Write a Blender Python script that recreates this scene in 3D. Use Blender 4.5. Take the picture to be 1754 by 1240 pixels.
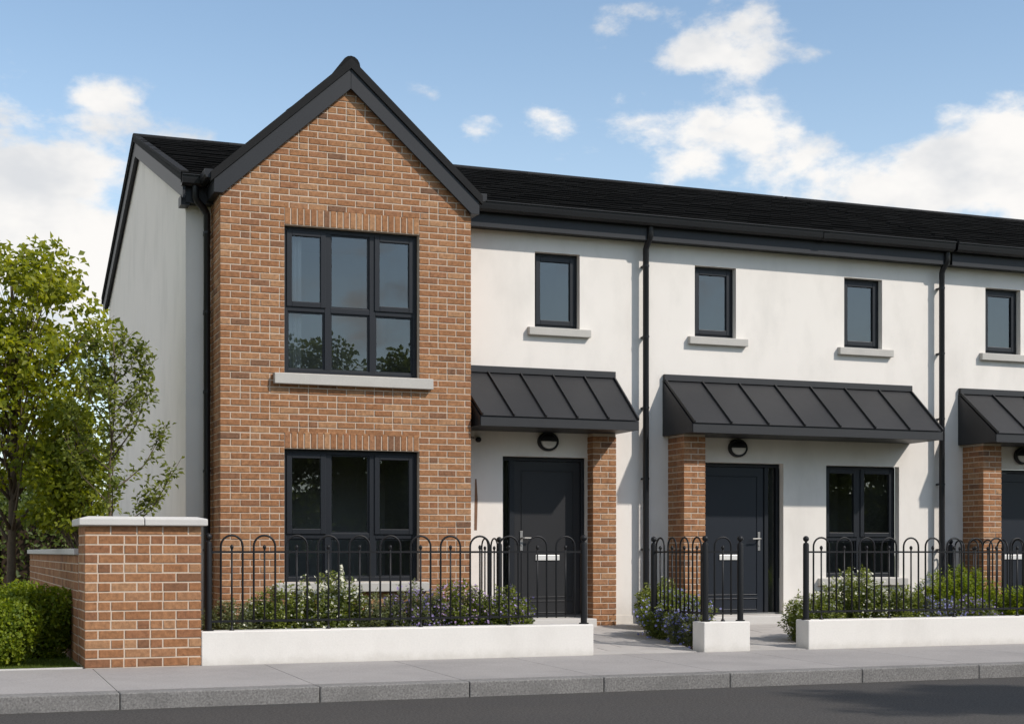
import bpy, math, random
import numpy as np
from mathutils import Vector, Matrix

random.seed(7)
rng = np.random.default_rng(7)
R = math.radians
sc = bpy.context.scene
for o_ in list(bpy.data.objects):
    bpy.data.objects.remove(o_)
COL = sc.collection

# ------------------------------------------------------------------ camera
CAMX, CAMY, CAMZ = -1.22, -14.43, 1.088
YAW = R(20.838)
F_PX = 2559.0                                   # focal length for a frame 1754 wide
cam_d = bpy.data.cameras.new('camera')
cam_d.sensor_width = 36.0
cam_d.lens = 36.0 * F_PX / 1754.0
cam_d.shift_y = 325.0 / 1754.0
cam_d.clip_start = 0.1
cam_d.clip_end = 2000.0
cam = bpy.data.objects.new('camera', cam_d)
cam.location = (CAMX, CAMY, CAMZ)
cam.rotation_euler = (R(90), 0, -YAW)
COL.objects.link(cam)
sc.camera = cam

# ------------------------------------------------------------------ light
SUN_TO = Vector((0.90, -1.0, 1.15)).normalized()
SUN_EL = math.asin(SUN_TO.z)
SUN_AZ = math.atan2(SUN_TO.x, SUN_TO.y)
sun_d = bpy.data.lights.new('sun', 'SUN')
sun_d.energy = 2.3
sun_d.angle = R(1.2)
sun_d.color = (1.0, 0.935, 0.86)
sun = bpy.data.objects.new('sun', sun_d)
sun.rotation_euler = SUN_TO.to_track_quat('Z', 'Y').to_euler()
sun.location = (10, -12, 14)
COL.objects.link(sun)
SKY_STRENGTH = 0.15


def pix_dir(px, py):
    """Direction of a point of the sky, from where it stands in the view (only used to lay out the cloud banks)."""
    s, c = math.sin(YAW), math.cos(YAW)
    u = (px - 877) / F_PX
    v = (945 - py) / F_PX
    return Vector((s + u * c, c - u * s, v)).normalized()


def build_world():
    w = bpy.data.worlds.new("World")
    sc.world = w
    w.use_nodes = True
    nt = w.node_tree
    N, L = nt.nodes, nt.links
    bg = N['Background']
    bg.inputs[1].default_value = SKY_STRENGTH
    sky = N.new('ShaderNodeTexSky')
    sky.sky_type = 'NISHITA'
    sky.sun_disc = False
    sky.sun_elevation = SUN_EL
    sky.sun_rotation = SUN_AZ
    sky.air_density = 1.0
    sky.dust_density = 0.3
    sky.ozone_density = 1.6
    tc = N.new('ShaderNodeTexCoord')
    nrm = N.new('ShaderNodeVectorMath'); nrm.operation = 'NORMALIZE'
    L.new(tc.outputs['Generated'], nrm.inputs[0])
    mp = N.new('ShaderNodeVectorMath'); mp.operation = 'MULTIPLY'
    mp.inputs[1].default_value = (1, 1, 1.75)
    L.new(nrm.outputs[0], mp.inputs[0])
    V = mp.outputs[0]

    def noise(scale, detail, rough, off, dist=0.0):
        a = N.new('ShaderNodeVectorMath'); a.operation = 'ADD'
        a.inputs[1].default_value = off
        L.new(V, a.inputs[0])
        n = N.new('ShaderNodeTexNoise')
        n.inputs['Scale'].default_value = scale
        n.inputs['Detail'].default_value = detail
        n.inputs['Roughness'].default_value = rough
        n.inputs['Distortion'].default_value = dist
        L.new(a.outputs[0], n.inputs['Vector'])
        return n.outputs['Fac']

    def mth(op, a, b, clamp=False):
        m = N.new('ShaderNodeMath'); m.operation = op; m.use_clamp = clamp
        for i, v in enumerate((a, b)):
            if isinstance(v, (int, float)):
                m.inputs[i].default_value = v
            else:
                L.new(v, m.inputs[i])
        return m.outputs[0]
    edge = noise(8.0, 9.0, 0.60, (3.1, 7.7, 1.3), 0.25)       # ragged cumulus edges
    fine = noise(26.0, 6.0, 0.6, (1.1, 2.7, 9.3))
    broad = noise(2.6, 3.0, 0.5, (5.0, 1.0, 2.0))
    dens = mth('ADD', mth('MULTIPLY', mth('SUBTRACT', edge, 0.5), 3.9), mth('MULTIPLY', mth('SUBTRACT', fine, 0.5), 2.2))
    dens = mth('ADD', dens, mth('MULTIPLY', mth('SUBTRACT', broad, 0.30), 1.5))
    dens = mth('SUBTRACT', dens, 0.13)
    # banks of cloud: view x, view y, radius (px of the photograph), weight
    banks = [(1240, 75, 88, .80), (1320, 45, 60, .75), (1160, 100, 45, .6), (1040, 52, 58, .85), (1110, 22, 42, .7), (1012, 92, 34, .5), (1400, 92, 40, .85), (1305, 112, 40, .75),
             (1350, 222, 84, .85), (1250, 232, 55, .62), (1190, 205, 40, .6), (1100, 222, 48, .72), (1185, 280, 42, .6), (1120, 305, 40, .6), (1690, 235, 92, .9), (1620, 190, 36, .7),
             (1590, 290, 90, .75), (1720, 320, 150, .75), (1400, 325, 120, .38), (1560, 350, 120, .30), (818, 210, 48, 1.0), (926, 208, 46, .95), (733, 145, 48, .8), (740, 180, 36, .6),
             (35, 310, 100, .75), (110, 300, 60, .6), (20, 400, 120, .75), (120, 440, 90, .75), (170, 400, 60, .5), (160, 520, 90, .6), (20, 540, 120, .6), (180, 165, 66, .95), (410, 200, 30, .6),
             (540, 330, 200, -.7), (640, 20, 420, -.8), (900, 130, 130, -.5), (990, 260, 110, -.4), (1560, 90, 190, -.7), (1480, 190, 80, -.5), (1200, 160, 60, -.4), (300, 60, 260, -.5),
             (1800, 60, 160, -.5), (1560, -80, 300, -.4),
             (-700, 300, 420, .7), (-1500, 100, 800, .6), (-3000, -400, 1500, .6), (1950, 280, 220, .5), (-250, 380, 200, .6), (2200, 350, 250, .5), (1500, 420, 180, .45)]  # far left banks lie out of view, added for fill light
    # cloud field out of view, added to brighten the shaded gable (compass bearing, height, angular radius, weight)
    field = [(-85, 30, .55, .75), (-115, 38, .5, .6), (-55, 34, .45, .6), (-90, 60, .45, .5), (-150, 35, .4, .4), (150, 60, .4, .35)]
    spots = [(pix_dir(px, py), rad * 1.75 / F_PX, wt) for px, py, rad, wt in banks]
    for az, el, rad, wt in field:
        az, el = R(az), R(el)
        spots.append((Vector((math.sin(az) * math.cos(el), math.cos(az) * math.cos(el), math.sin(el))), rad * 1.4, wt))
    for d, rad, wt in spots:
        ds = N.new('ShaderNodeVectorMath'); ds.operation = 'DISTANCE'
        L.new(V, ds.inputs[0])
        ds.inputs[1].default_value = (d.x, d.y, d.z * 1.75)
        mr = N.new('ShaderNodeMapRange'); mr.interpolation_type = 'SMOOTHSTEP'
        mr.inputs[1].default_value = 0.0
        mr.inputs[2].default_value = rad
        mr.inputs[3].default_value = wt
        mr.inputs[4].default_value = 0.0
        L.new(ds.outputs['Value'], mr.inputs[0])
        dens = mth('ADD', dens, mr.outputs[0])
    cov = N.new('ShaderNodeMapRange'); cov.interpolation_type = 'SMOOTHSTEP'
    cov.inputs[1].default_value = 0.14
    cov.inputs[2].default_value = 1.06
    L.new(dens, cov.inputs[0])
    # cloud tone: bright tops, soft grey in the thick of it
    ton = N.new('ShaderNodeMapRange'); ton.interpolation_type = 'SMOOTHSTEP'
    ton.inputs[1].default_value = 0.40; ton.inputs[2].default_value = 0.62
    L.new(noise(7.5, 5.0, 0.55, (0.3, 4.4, 0.18)), ton.inputs[0])
    cc = N.new('ShaderNodeMix'); cc.data_type = 'RGBA'
    cc.inputs[6].default_value = (CLOUD * 1.02, CLOUD * 1.0, CLOUD * .975, 1)
    cc.inputs[7].default_value = (CLOUD * .76, CLOUD * .78, CLOUD * .81, 1)
    L.new(ton.outputs[0], cc.inputs[0])
    hs = N.new('ShaderNodeHueSaturation')
    hs.inputs['Saturation'].default_value = SKY_SAT
    hs.inputs['Value'].default_value = SKY_VAL
    L.new(sky.outputs[0], hs.inputs['Color'])
    mx = N.new('ShaderNodeMix'); mx.data_type = 'RGBA'
    L.new(cov.outputs[0], mx.inputs[0])
    wb = N.new('ShaderNodeVectorMath'); wb.operation = 'MULTIPLY'
    wb.inputs[1].default_value = (1.02, 0.985, 0.91)
    L.new(hs.outputs[0], wb.inputs[0])
    L.new(cc.outputs[2], mx.inputs[7])
    sx = N.new('ShaderNodeSeparateXYZ'); L.new(nrm.outputs[0], sx.inputs[0])
    hz = N.new('ShaderNodeMapRange'); hz.interpolation_type = 'SMOOTHSTEP'
    hz.inputs[1].default_value = 0.02; hz.inputs[2].default_value = 0.36
    hz.inputs[3].default_value = 0.55; hz.inputs[4].default_value = 0.0
    L.new(sx.outputs['Z'], hz.inputs[0])
    hm = N.new('ShaderNodeMix'); hm.data_type = 'RGBA'
    L.new(hz.outputs[0], hm.inputs[0])
    L.new(wb.outputs[0], hm.inputs[6])
    hm.inputs[7].default_value = (CLOUD * .76, CLOUD * .88, CLOUD * 1.0, 1)
    L.new(hm.outputs[2], mx.inputs[6])
    L.new(mx.outputs[2], bg.inputs[0])


CLOUD = 3.75
SKY_SAT = 1.0
SKY_VAL = 0.75
build_world()
sc.view_settings.view_transform = 'Standard'
sc.view_settings.look = 'None'
sc.view_settings.exposure = 0.78
sc.view_settings.gamma = 1.0
sc.view_settings.use_curve_mapping = False
sc.render.engine = 'CYCLES'
sc.cycles.max_bounces = 7
sc.cycles.diffuse_bounces = 3
sc.cycles.glossy_bounces = 3
sc.cycles.transmission_bounces = 4
sc.cycles.transparent_max_bounces = 10
sc.cycles.use_denoising = True
sc.cycles.caustics_reflective = False
sc.cycles.caustics_refractive = False

# ------------------------------------------------------------------ materials


def new_mat(name):
    m = bpy.data.materials.new(name)
    m.use_nodes = True
    nt = m.node_tree
    return m, nt, nt.nodes, nt.links, nt.nodes['Principled BSDF']


def mat(name, col, rough=0.6, metal=0.0, var=0.10, scale=6.0, fine=60.0, fvar=0.0, bump=0.0, bscale=80.0, spec=0.5, island=0.0,
        stain=None, stain_amt=0.0, stain_scale=(1.2, 1.2, 0.5), rvar=0.0, splash=None):
    """Principled material: base colour with broad and fine variation, per piece variation, stains and fine relief."""
    m, nt, N, L, bs = new_mat(name)
    tc = N.new('ShaderNodeNewGeometry')

    def noise(sc_, det=4.0, vec=None, rough_=0.55):
        n = N.new('ShaderNodeTexNoise')
        n.inputs['Scale'].default_value = sc_
        n.inputs['Detail'].default_value = det
        n.inputs['Roughness'].default_value = rough_
        L.new(vec or tc.outputs['Position'], n.inputs['Vector'])
        return n.outputs['Fac']

    def mth(op, a, b):
        k = N.new('ShaderNodeMath'); k.operation = op
        for i, v in enumerate((a, b)):
            if isinstance(v, (int, float)):
                k.inputs[i].default_value = v
            else:
                L.new(v, k.inputs[i])
        return k.outputs[0]
    fac = mth('ADD', mth('MULTIPLY', mth('SUBTRACT', noise(scale), 0.5), 2.2 * var), 1.0)
    if fvar:
        fac = mth('ADD', fac, mth('MULTIPLY', mth('SUBTRACT', noise(fine, 3.0), 0.5), 2.2 * fvar))
    if island:
        oi = N.new('ShaderNodeObjectInfo')
        fr = mth('FRACT', mth('ADD', oi.outputs['Random'], tc.outputs['Random Per Island']), 0)
        fac = mth('ADD', fac, mth('MULTIPLY', mth('SUBTRACT', fr, 0.5), 2.0 * island))
    sc_ = N.new('ShaderNodeVectorMath'); sc_.operation = 'SCALE'
    sc_.inputs[0].default_value = col
    L.new(fac, sc_.inputs['Scale'])
    out = sc_.outputs[0]
    if stain is not None:
        vm = N.new('ShaderNodeVectorMath'); vm.operation = 'MULTIPLY'
        vm.inputs[1].default_value = stain_scale
        L.new(tc.outputs['Position'], vm.inputs[0])
        mr = N.new('ShaderNodeMapRange')
        mr.inputs[1].default_value = 0.48; mr.inputs[2].default_value = 0.75
        mr.inputs[3].default_value = 0.0; mr.inputs[4].default_value = stain_amt
        L.new(noise(1.0, 7.0, vm.outputs[0], 0.62), mr.inputs[0])
        mx = N.new('ShaderNodeMix'); mx.data_type = 'RGBA'
        L.new(mr.outputs[0], mx.inputs[0])
        L.new(out, mx.inputs[6])
        mx.inputs[7].default_value = (*stain, 1)
        out = mx.outputs[2]
    if splash:
        zb, zt, amt, scol = splash
        sx = N.new('ShaderNodeSeparateXYZ'); L.new(tc.outputs['Position'], sx.inputs[0])
        zz = mth('ADD', sx.outputs['Z'], mth('MULTIPLY', mth('SUBTRACT', noise(7.0, 6.0, None, .7), .5), 1.3 * (zt - zb)))
        mr = N.new('ShaderNodeMapRange'); mr.interpolation_type = 'SMOOTHSTEP'
        mr.inputs[1].default_value = zb; mr.inputs[2].default_value = zt
        mr.inputs[3].default_value = amt; mr.inputs[4].default_value = 0.0
        L.new(zz, mr.inputs[0])
        mx = N.new('ShaderNodeMix'); mx.data_type = 'RGBA'
        L.new(mr.outputs[0], mx.inputs[0])
        L.new(out, mx.inputs[6])
        mx.inputs[7].default_value = (*scol, 1)
        out = mx.outputs[2]
    L.new(out, bs.inputs['Base Color'])
    bs.inputs['Metallic'].default_value = metal
    bs.inputs['Specular IOR Level'].default_value = spec
    if rvar:
        L.new(mth('ADD', mth('MULTIPLY', mth('SUBTRACT', noise(9.0, 4.0), 0.5), 2 * rvar), rough), bs.inputs['Roughness'])
    else:
        bs.inputs['Roughness'].default_value = rough
    if bump:
        b = N.new('ShaderNodeBump')
        b.inputs['Strength'].default_value = bump
        b.inputs['Distance'].default_value = 0.004
        L.new(noise(bscale, 4.0), b.inputs['Height'])
        L.new(b.outputs[0], bs.inputs['Normal'])
    return m


def brick_mat(name, ramp, gain=1.0):
    m, nt, N, L, bs = new_mat(name)
    g = N.new('ShaderNodeNewGeometry')
    oi = N.new('ShaderNodeObjectInfo')
    ad = N.new('ShaderNodeMath'); ad.operation = 'ADD'
    L.new(g.outputs['Random Per Island'], ad.inputs[0]); L.new(oi.outputs['Random'], ad.inputs[1])
    fr = N.new('ShaderNodeMath'); fr.operation = 'FRACT'
    L.new(ad.outputs[0], fr.inputs[0])
    cr = N.new('ShaderNodeValToRGB')
    els = cr.color_ramp.elements
    while len(els) > 1:
        els.remove(els[-1])
    els[0].position = ramp[0][0]
    els[0].color = (*[c * gain * k for c, k in zip(ramp[0][1], (.92, .955, .905))], 1)
    for p, c in ramp[1:]:
        e = els.new(p)
        e.color = (*[x * gain * k for x, k in zip(c, (.92, .955, .905))], 1)
    L.new(fr.outputs[0], cr.inputs[0])

    def noise(sc_, det):
        n = N.new('ShaderNodeTexNoise')
        n.inputs['Scale'].default_value = sc_; n.inputs['Detail'].default_value = det
        n.inputs['Roughness'].default_value = 0.65
        L.new(g.outputs['Position'], n.inputs['Vector'])
        return n.outputs['Fac']
    mr = N.new('ShaderNodeMapRange')
    mr.inputs[1].default_value = 0.3; mr.inputs[2].default_value = 0.7
    mr.inputs[3].default_value = 0.66; mr.inputs[4].default_value = 1.28
    L.new(noise(22.0, 6.0), mr.inputs[0])
    sp = N.new('ShaderNodeMapRange')                      # dark fired flecks
    sp.inputs[1].default_value = 0.60; sp.inputs[2].default_value = 0.74
    sp.inputs[3].default_value = 1.0; sp.inputs[4].default_value = 0.55
    L.new(noise(42.0, 3.0), sp.inputs[0])
    ml = N.new('ShaderNodeMath'); ml.operation = 'MULTIPLY'
    L.new(mr.outputs[0], ml.inputs[0]); L.new(sp.outputs[0], ml.inputs[1])
    sv = N.new('ShaderNodeVectorMath'); sv.operation = 'SCALE'
    L.new(cr.outputs[0], sv.inputs[0]); L.new(ml.outputs[0], sv.inputs['Scale'])
    L.new(sv.outputs[0], bs.inputs['Base Color'])
    bs.inputs['Roughness'].default_value = 0.85
    bs.inputs['Specular IOR Level'].default_value = 0.25
    b = N.new('ShaderNodeBump')
    b.inputs['Strength'].default_value = 0.6; b.inputs['Distance'].default_value = 0.004
    L.new(noise(70.0, 5.0), b.inputs['Height'])
    L.new(b.outputs[0], bs.inputs['Normal'])
    return m


def leaf_mat(name, col, col2, trans=0.35, rough=0.5):
    m, nt, N, L, bs = new_mat(name)
    g = N.new('ShaderNodeNewGeometry')
    n = N.new('ShaderNodeTexNoise')
    n.inputs['Scale'].default_value = 1.6; n.inputs['Detail'].default_value = 2.0
    L.new(g.outputs['Position'], n.inputs['Vector'])
    ad = N.new('ShaderNodeMath'); ad.operation = 'MULTIPLY_ADD'
    L.new(n.outputs['Fac'], ad.inputs[0]); ad.inputs[1].default_value = 0.7
    mu = N.new('ShaderNodeMath'); mu.operation = 'MULTIPLY_ADD'
    L.new(g.outputs['Random Per Island'], mu.inputs[0]); mu.inputs[1].default_value = 0.8; mu.inputs[2].default_value = -0.25
    L.new(mu.outputs[0], ad.inputs[2])
    mx = N.new('ShaderNodeMix'); mx.data_type = 'RGBA'
    L.new(ad.outputs[0], mx.inputs[0])
    mx.inputs[6].default_value = (*col, 1); mx.inputs[7].default_value = (*col2, 1)
    L.new(mx.outputs[2], bs.inputs['Base Color'])
    bs.inputs['Roughness'].default_value = rough
    bs.inputs['Specular IOR Level'].default_value = 0.35
    tr = N.new('ShaderNodeBsdfTranslucent')
    tg = N.new('ShaderNodeVectorMath'); tg.operation = 'MULTIPLY'
    tg.inputs[1].default_value = (1.5, 1.45, 0.6)
    L.new(mx.outputs[2], tg.inputs[0]); L.new(tg.outputs[0], tr.inputs['Color'])
    ms = N.new('ShaderNodeMixShader'); ms.inputs[0].default_value = trans
    L.new(bs.outputs[0], ms.inputs[1]); L.new(tr.outputs[0], ms.inputs[2])
    L.new(ms.outputs[0], N['Material Output'].inputs[0])
    return m


def glass_mat(name, refl=0.22, tint=(0.70, 0.73, 0.74)):
    m, nt, N, L, bs = new_mat(name)
    N.remove(bs)
    tr = N.new('ShaderNodeBsdfTransparent'); tr.inputs[0].default_value = (*tint, 1)
    gl = N.new('ShaderNodeBsdfGlossy'); gl.inputs['Roughness'].default_value = 0.0
    gl.inputs['Color'].default_value = (0.93, 0.97, 1.0, 1)
    lw = N.new('ShaderNodeFresnel'); lw.inputs[0].default_value = 1.52
    ad = N.new('ShaderNodeMath'); ad.operation = 'ADD'; ad.inputs[1].default_value = refl; ad.use_clamp = True
    L.new(lw.outputs[0], ad.inputs[0])
    g = N.new('ShaderNodeNewGeometry')
    n = N.new('ShaderNodeTexNoise'); n.inputs['Scale'].default_value = 1.3; n.inputs['Detail'].default_value = 1.0
    L.new(g.outputs['Position'], n.inputs['Vector'])
    b = N.new('ShaderNodeBump'); b.inputs['Strength'].default_value = 0.05; b.inputs['Distance'].default_value = 0.02
    L.new(n.outputs['Fac'], b.inputs['Height'])
    L.new(b.outputs[0], gl.inputs['Normal'])
    ms = N.new('ShaderNodeMixShader')
    L.new(ad.outputs[0], ms.inputs[0]); L.new(tr.outputs[0], ms.inputs[1]); L.new(gl.outputs[0], ms.inputs[2])
    L.new(ms.outputs[0], N['Material Output'].inputs[0])
    return m


BR = [(0.0, (.36, .160, .078)), (0.22, (.43, .200, .098)), (0.45, (.395, .175, .084)), (0.62, (.46, .222, .112)), (0.72, (.50, .265, .145)), (0.90, (.38, .165, .085)),
      (0.962, (.31, .145, .080)), (0.988, (.25, .125, .075)), (1.0, (.22, .112, .070))]
M = {
    'brick': brick_mat('facing_brick', BR, .81),
    'brick_pier': brick_mat('pier_brick', BR[:6] + [(1.0, (.27, .128, .072))], .79),
    'mortar': mat('mortar', (.56, .455, .36), .95, var=.10, scale=9, fvar=.08, bump=.5, bscale=120, spec=.2),
    'render': mat('white_render', (.785, .74, .685), .9, var=.03, scale=2.2, fvar=.03, fine=140, bump=.35, bscale=160, spec=.25,
                  stain=(.56, .53, .485), stain_amt=.42, stain_scale=(1.9, 1.9, .9), splash=(.10, .50, .42, (.40, .365, .315))),
    'render_low': mat('wall_render', (.72, .69, .645), .9, var=.04, scale=3, fvar=.07, fine=50, bump=.5, bscale=120, spec=.25,
                      stain=(.52, .49, .45), stain_amt=.35, stain_scale=(2.0, 2.0, 1.2), splash=(-.02, .11, .40, (.40, .37, .32))),
    'stone': mat('concrete_sill', (.47, .45, .415), .85, var=.08, scale=5, fvar=.10, fine=90, bump=.4, bscale=150, spec=.3),
    'cap': mat('concrete_cap', (.55, .53, .50), .85, var=.08, scale=5, fvar=.10, fine=90, bump=.4, bscale=150, spec=.3),
    'frame': mat('window_frame', (.0105, .0125, .0165), .45, var=.06, scale=4, spec=.35),
    'trim': mat('dark_trim', (.0145, .0155, .0185), .48, var=.10, scale=3, spec=.35),
    'gutter': mat('gutter_plastic', (.0085, .0085, .010), .42, var=.10, scale=3, spec=.4),
    'metal_roof': mat('canopy_metal', (.0165, .0168, .0185), .50, metal=0.0, var=.10, scale=2.5, spec=.5, rvar=.06),
    'tile': mat('roof_tile', (.0165, .0165, .017), .85, var=.18, scale=5, fvar=.12, island=.30, bump=.3, spec=.12),
    'iron': mat('painted_iron', (.0065, .0068, .008), .50, var=.10, scale=10, spec=.32, bump=.1, bscale=200),
    'door': mat('charcoal_door', (.0185, .0185, .020), .45, var=.06, scale=2, spec=.4),
    'door_blue': mat('navy_door', (.0105, .0138, .0205), .42, var=.06, scale=2, spec=.4),
    'steel': mat('brushed_steel', (.30, .295, .285), .55, metal=1.0, var=.05),
    'plate': mat('silver_plate', (.78, .77, .74), .40, metal=0.3, var=.04),
    'lens': mat('lamp_lens', (.62, .60, .57), .35, var=.03),
    'room': mat('room_wall', (.50, .47, .43), .9, var=.05),
    'curtain': mat('curtain', (.66, .65, .63), .9, var=.05),
    'paving': mat('footpath_concrete', (.305, .287, .275), .88, var=.10, scale=1.4, fvar=.30, fine=60, island=.035, bump=.4, bscale=170, spec=.3,
                  stain=(.20, .19, .185), stain_amt=.45, stain_scale=(.9, .9, .9)),
    'bounce_lane': mat('bounce_concrete', (.46, .43, .395), .9, var=.12, scale=1.2, fvar=.10, fine=60, spec=.25),
    'kerb': mat('granite_kerb', (.20, .192, .183), .85, var=.10, scale=3, fvar=.80, fine=62, island=.06, bump=.5, bscale=180, spec=.3,
                stain=(.12, .117, .112), stain_amt=.55, stain_scale=(2.5, 2.5, 5)),
    'paver': mat('path_paver', (.42, .395, .37), .88, var=.10, scale=3, fvar=.12, fine=90, island=.07, bump=.4, bscale=140, spec=.3,
                 stain=(.29, .275, .26), stain_amt=.4, stain_scale=(2, 2, 2)),
    'joint': mat('joint_sand', (.11, .105, .10), .95, var=.15),
    'asphalt': mat('asphalt', (.053, .0485, .0445), .85, var=.14, scale=.7, fvar=1.5, fine=52, bump=.9, bscale=170, spec=.35,
                   stain=(.042, .042, .043), stain_amt=.5, stain_scale=(.35, .9, 1)),
    'soil': mat('soil', (.035, .024, .016), .95, var=.35, scale=14, fvar=.4, bump=1.0, bscale=60, spec=.15),
    'turf': mat('turf_ground', (.090, .110, .042), .95, var=.3, scale=3, fvar=.3, spec=.15),
    'bark': mat('bark', (.105, .078, .055), .9, var=.3, scale=9, fvar=.3, fine=50, bump=1.0, bscale=50, spec=.15),
    'rust': mat('rust_stain', (.20, .115, .075), .9, var=.3, scale=12, spec=.2),
    'leaf_maple': leaf_mat('maple_leaf', (.095, .135, .010), (.320, .325, .016), .52),
    'leaf_dark': leaf_mat('dark_leaf', (.085, .125, .012), (.285, .300, .018), .50),
    'leaf_sap': leaf_mat('sapling_leaf', (.090, .125, .026), (.225, .250, .048), .44),
    'leaf_box': leaf_mat('box_leaf', (.090, .150, .012), (.290, .335, .024), .46),
    'leaf_far': leaf_mat('far_leaf', (.050, .080, .018), (.125, .155, .028), .40),
    'leaf_street': leaf_mat('street_leaf', (.055, .085, .016), (.150, .180, .030), .45),
    'leaf_bed': leaf_mat('bed_leaf', (.095, .135, .032), (.285, .320, .080), .46),
    'leaf_grey': leaf_mat('grey_leaf', (.105, .130, .060), (.260, .280, .140), .42),
    'grass': leaf_mat('grass_blade', (.065, .110, .014), (.150, .200, .026), .38),
    'fl_white': mat('white_petal', (.66, .65, .52), .7, var=.05),
    'fl_violet': mat('violet_petal', (.30, .23, .46), .7, var=.12, island=.2),
    'fl_mauve': mat('mauve_petal', (.40, .27, .46), .7, var=.12, island=.2),
    'fl_blue': mat('blue_petal', (.23, .23, .46), .7, var=.12, island=.2),
    'glass': glass_mat('window_glass', .075),
}

# ------------------------------------------------------------------ mesh helpers
WPOS = {}


class MB:
    """Collects faces in world space and links them as one mesh object."""

    def __init__(self):
        self.v, self.f = [], []

    def poly(self, pts):
        n = len(self.v)
        self.v += [tuple(p) for p in pts]
        self.f.append(tuple(range(n, n + len(pts))))

    def box(self, x0, x1, y0, y1, z0, z1):
        n = len(self.v)
        self.v += [(x0, y0, z0), (x1, y0, z0), (x1, y1, z0), (x0, y1, z0), (x0, y0, z1), (x1, y0, z1), (x1, y1, z1), (x0, y1, z1)]
        self.f += [tuple(n + i for i in q) for q in ((0, 3, 2, 1), (4, 5, 6, 7), (0, 1, 5, 4), (1, 2, 6, 5), (2, 3, 7, 6), (3, 0, 4, 7))]
        return self

    def prism(self, pts, vec):
        """Closed prism: a polygon swept along vec."""
        n, k = len(self.v), len(pts)
        v = Vector(vec)
        p0 = [Vector(p) for p in pts]
        nrm = Vector((0, 0, 0))
        for i in range(k):
            nrm += p0[i].cross(p0[(i + 1) % k])
        if nrm.dot(v) > 0:
            p0.reverse()
        self.v += [tuple(p) for p in p0] + [tuple(p + v) for p in p0]
        self.f.append(tuple(range(n, n + k)))
        self.f.append(tuple(range(n + 2 * k - 1, n + k - 1, -1)))
        for i in range(k):
            j = (i + 1) % k
            self.f.append((n + i, n + k + i, n + k + j, n + j))
        return self

    def tube(self, path, r, n=8, cap=True):
        path = [Vector(p) for p in path]
        rs = r if isinstance(r, (list, tuple)) else [r] * len(path)
        base = len(self.v)
        up = Vector((0, 0, 1))
        t0 = (path[1] - path[0]).normalized()
        if abs(t0.z) > .95:
            up = Vector((0, 1, 0))
        a = t0.cross(up).normalized()
        for i, p in enumerate(path):
            if i == 0:
                t = path[1] - path[0]
            elif i == len(path) - 1:
                t = path[-1] - path[-2]
            else:
                t = (path[i + 1] - path[i]).normalized() + (path[i] - path[i - 1]).normalized()
            t.normalize()
            a = (a - t * a.dot(t)).normalized()
            b = t.cross(a)
            for k in range(n):
                an = 2 * math.pi * k / n
                self.v.append(tuple(p + (a * math.cos(an) + b * math.sin(an)) * rs[i]))
        for i in range(len(path) - 1):
            for k in range(n):
                k2 = (k + 1) % n
                self.f.append((base + i * n + k, base + i * n + k2, base + (i + 1) * n + k2, base + (i + 1) * n + k))
        if cap:
            self.f.append(tuple(base + k for k in range(n - 1, -1, -1)))
            self.f.append(tuple(base + (len(path) - 1) * n + k for k in range(n)))
        return self

    def lathe(self, cx, cy, prof, n=14, axis='z', c3=0.0, sx=1.0, sy=1.0):
        """Surface of revolution; prof = [(radius, height)]. axis z: round (cx, cy); axis y: round (cx, cz) along -y from c3."""
        base = len(self.v)
        for r, h in prof:
            for k in range(n):
                an = 2 * math.pi * k / n
                u, w = math.cos(an) * r * sx, math.sin(an) * r * sy
                self.v.append((cx + u, cy + w, h) if axis == 'z' else (cx + u, c3 - h, cy + w))
        for i in range(len(prof) - 1):
            for k in range(n):
                k2 = (k + 1) % n
                self.f.append((base + i * n + k, base + i * n + k2, base + (i + 1) * n + k2, base + (i + 1) * n + k))
        self.f.append(tuple(base + k for k in range(n - 1, -1, -1)))
        self.f.append(tuple(base + (len(prof) - 1) * n + k for k in range(n)))
        return self

    def build(self, name, material, parent=None, smooth=False, loc=None, bevel=0.0):
        a = np.array(self.v, dtype=float)
        if loc is None:
            loc = Vector(((a[:, 0].min() + a[:, 0].max()) / 2, (a[:, 1].min() + a[:, 1].max()) / 2, a[:, 2].min()))
        loc = Vector(loc)
        a -= np.array(loc)
        me = bpy.data.meshes.new(name)
        me.from_pydata(a.tolist(), [], self.f)
        if smooth:
            me.polygons.foreach_set('use_smooth', [True] * len(me.polygons))
        me.materials.append(material)
        me.update()
        o = link(name, me, parent, loc)
        if smooth == 'auto':
            me.set_sharp_from_angle(angle=R(40))
        if bevel:
            b = o.modifiers.new('edge_wear', 'BEVEL')
            b.width = bevel; b.segments = 2; b.limit_method = 'ANGLE'; b.angle_limit = R(40)
        return o


def link(name, me, parent, loc):
    o = bpy.data.objects.new(name, me)
    COL.objects.link(o)
    loc = Vector(loc)
    WPOS[o] = loc
    if parent is not None:
        o.parent = parent
        o.location = loc - WPOS[parent]
    else:
        o.location = loc
    return o


def thing(name, loc, label, cat, group=None):
    o = link(name, None, None, loc)
    return tag(o, label, cat, group)


def tag(o, label=None, cat=None, group=None, kind=None):
    if label: o['label'] = label
    if cat: o['category'] = cat
    if group: o['group'] = group
    if kind: o['kind'] = kind
    return o


def copy_tree(o, off, parent=None):
    c = o.copy()
    COL.objects.link(c)
    WPOS[c] = WPOS[o] + Vector(off)
    if parent is not None:
        c.parent = parent
    else:
        c.location = o.location + Vector(off)
    for ch in list(o.children):
        copy_tree(ch, off, c)
    return c


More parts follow.
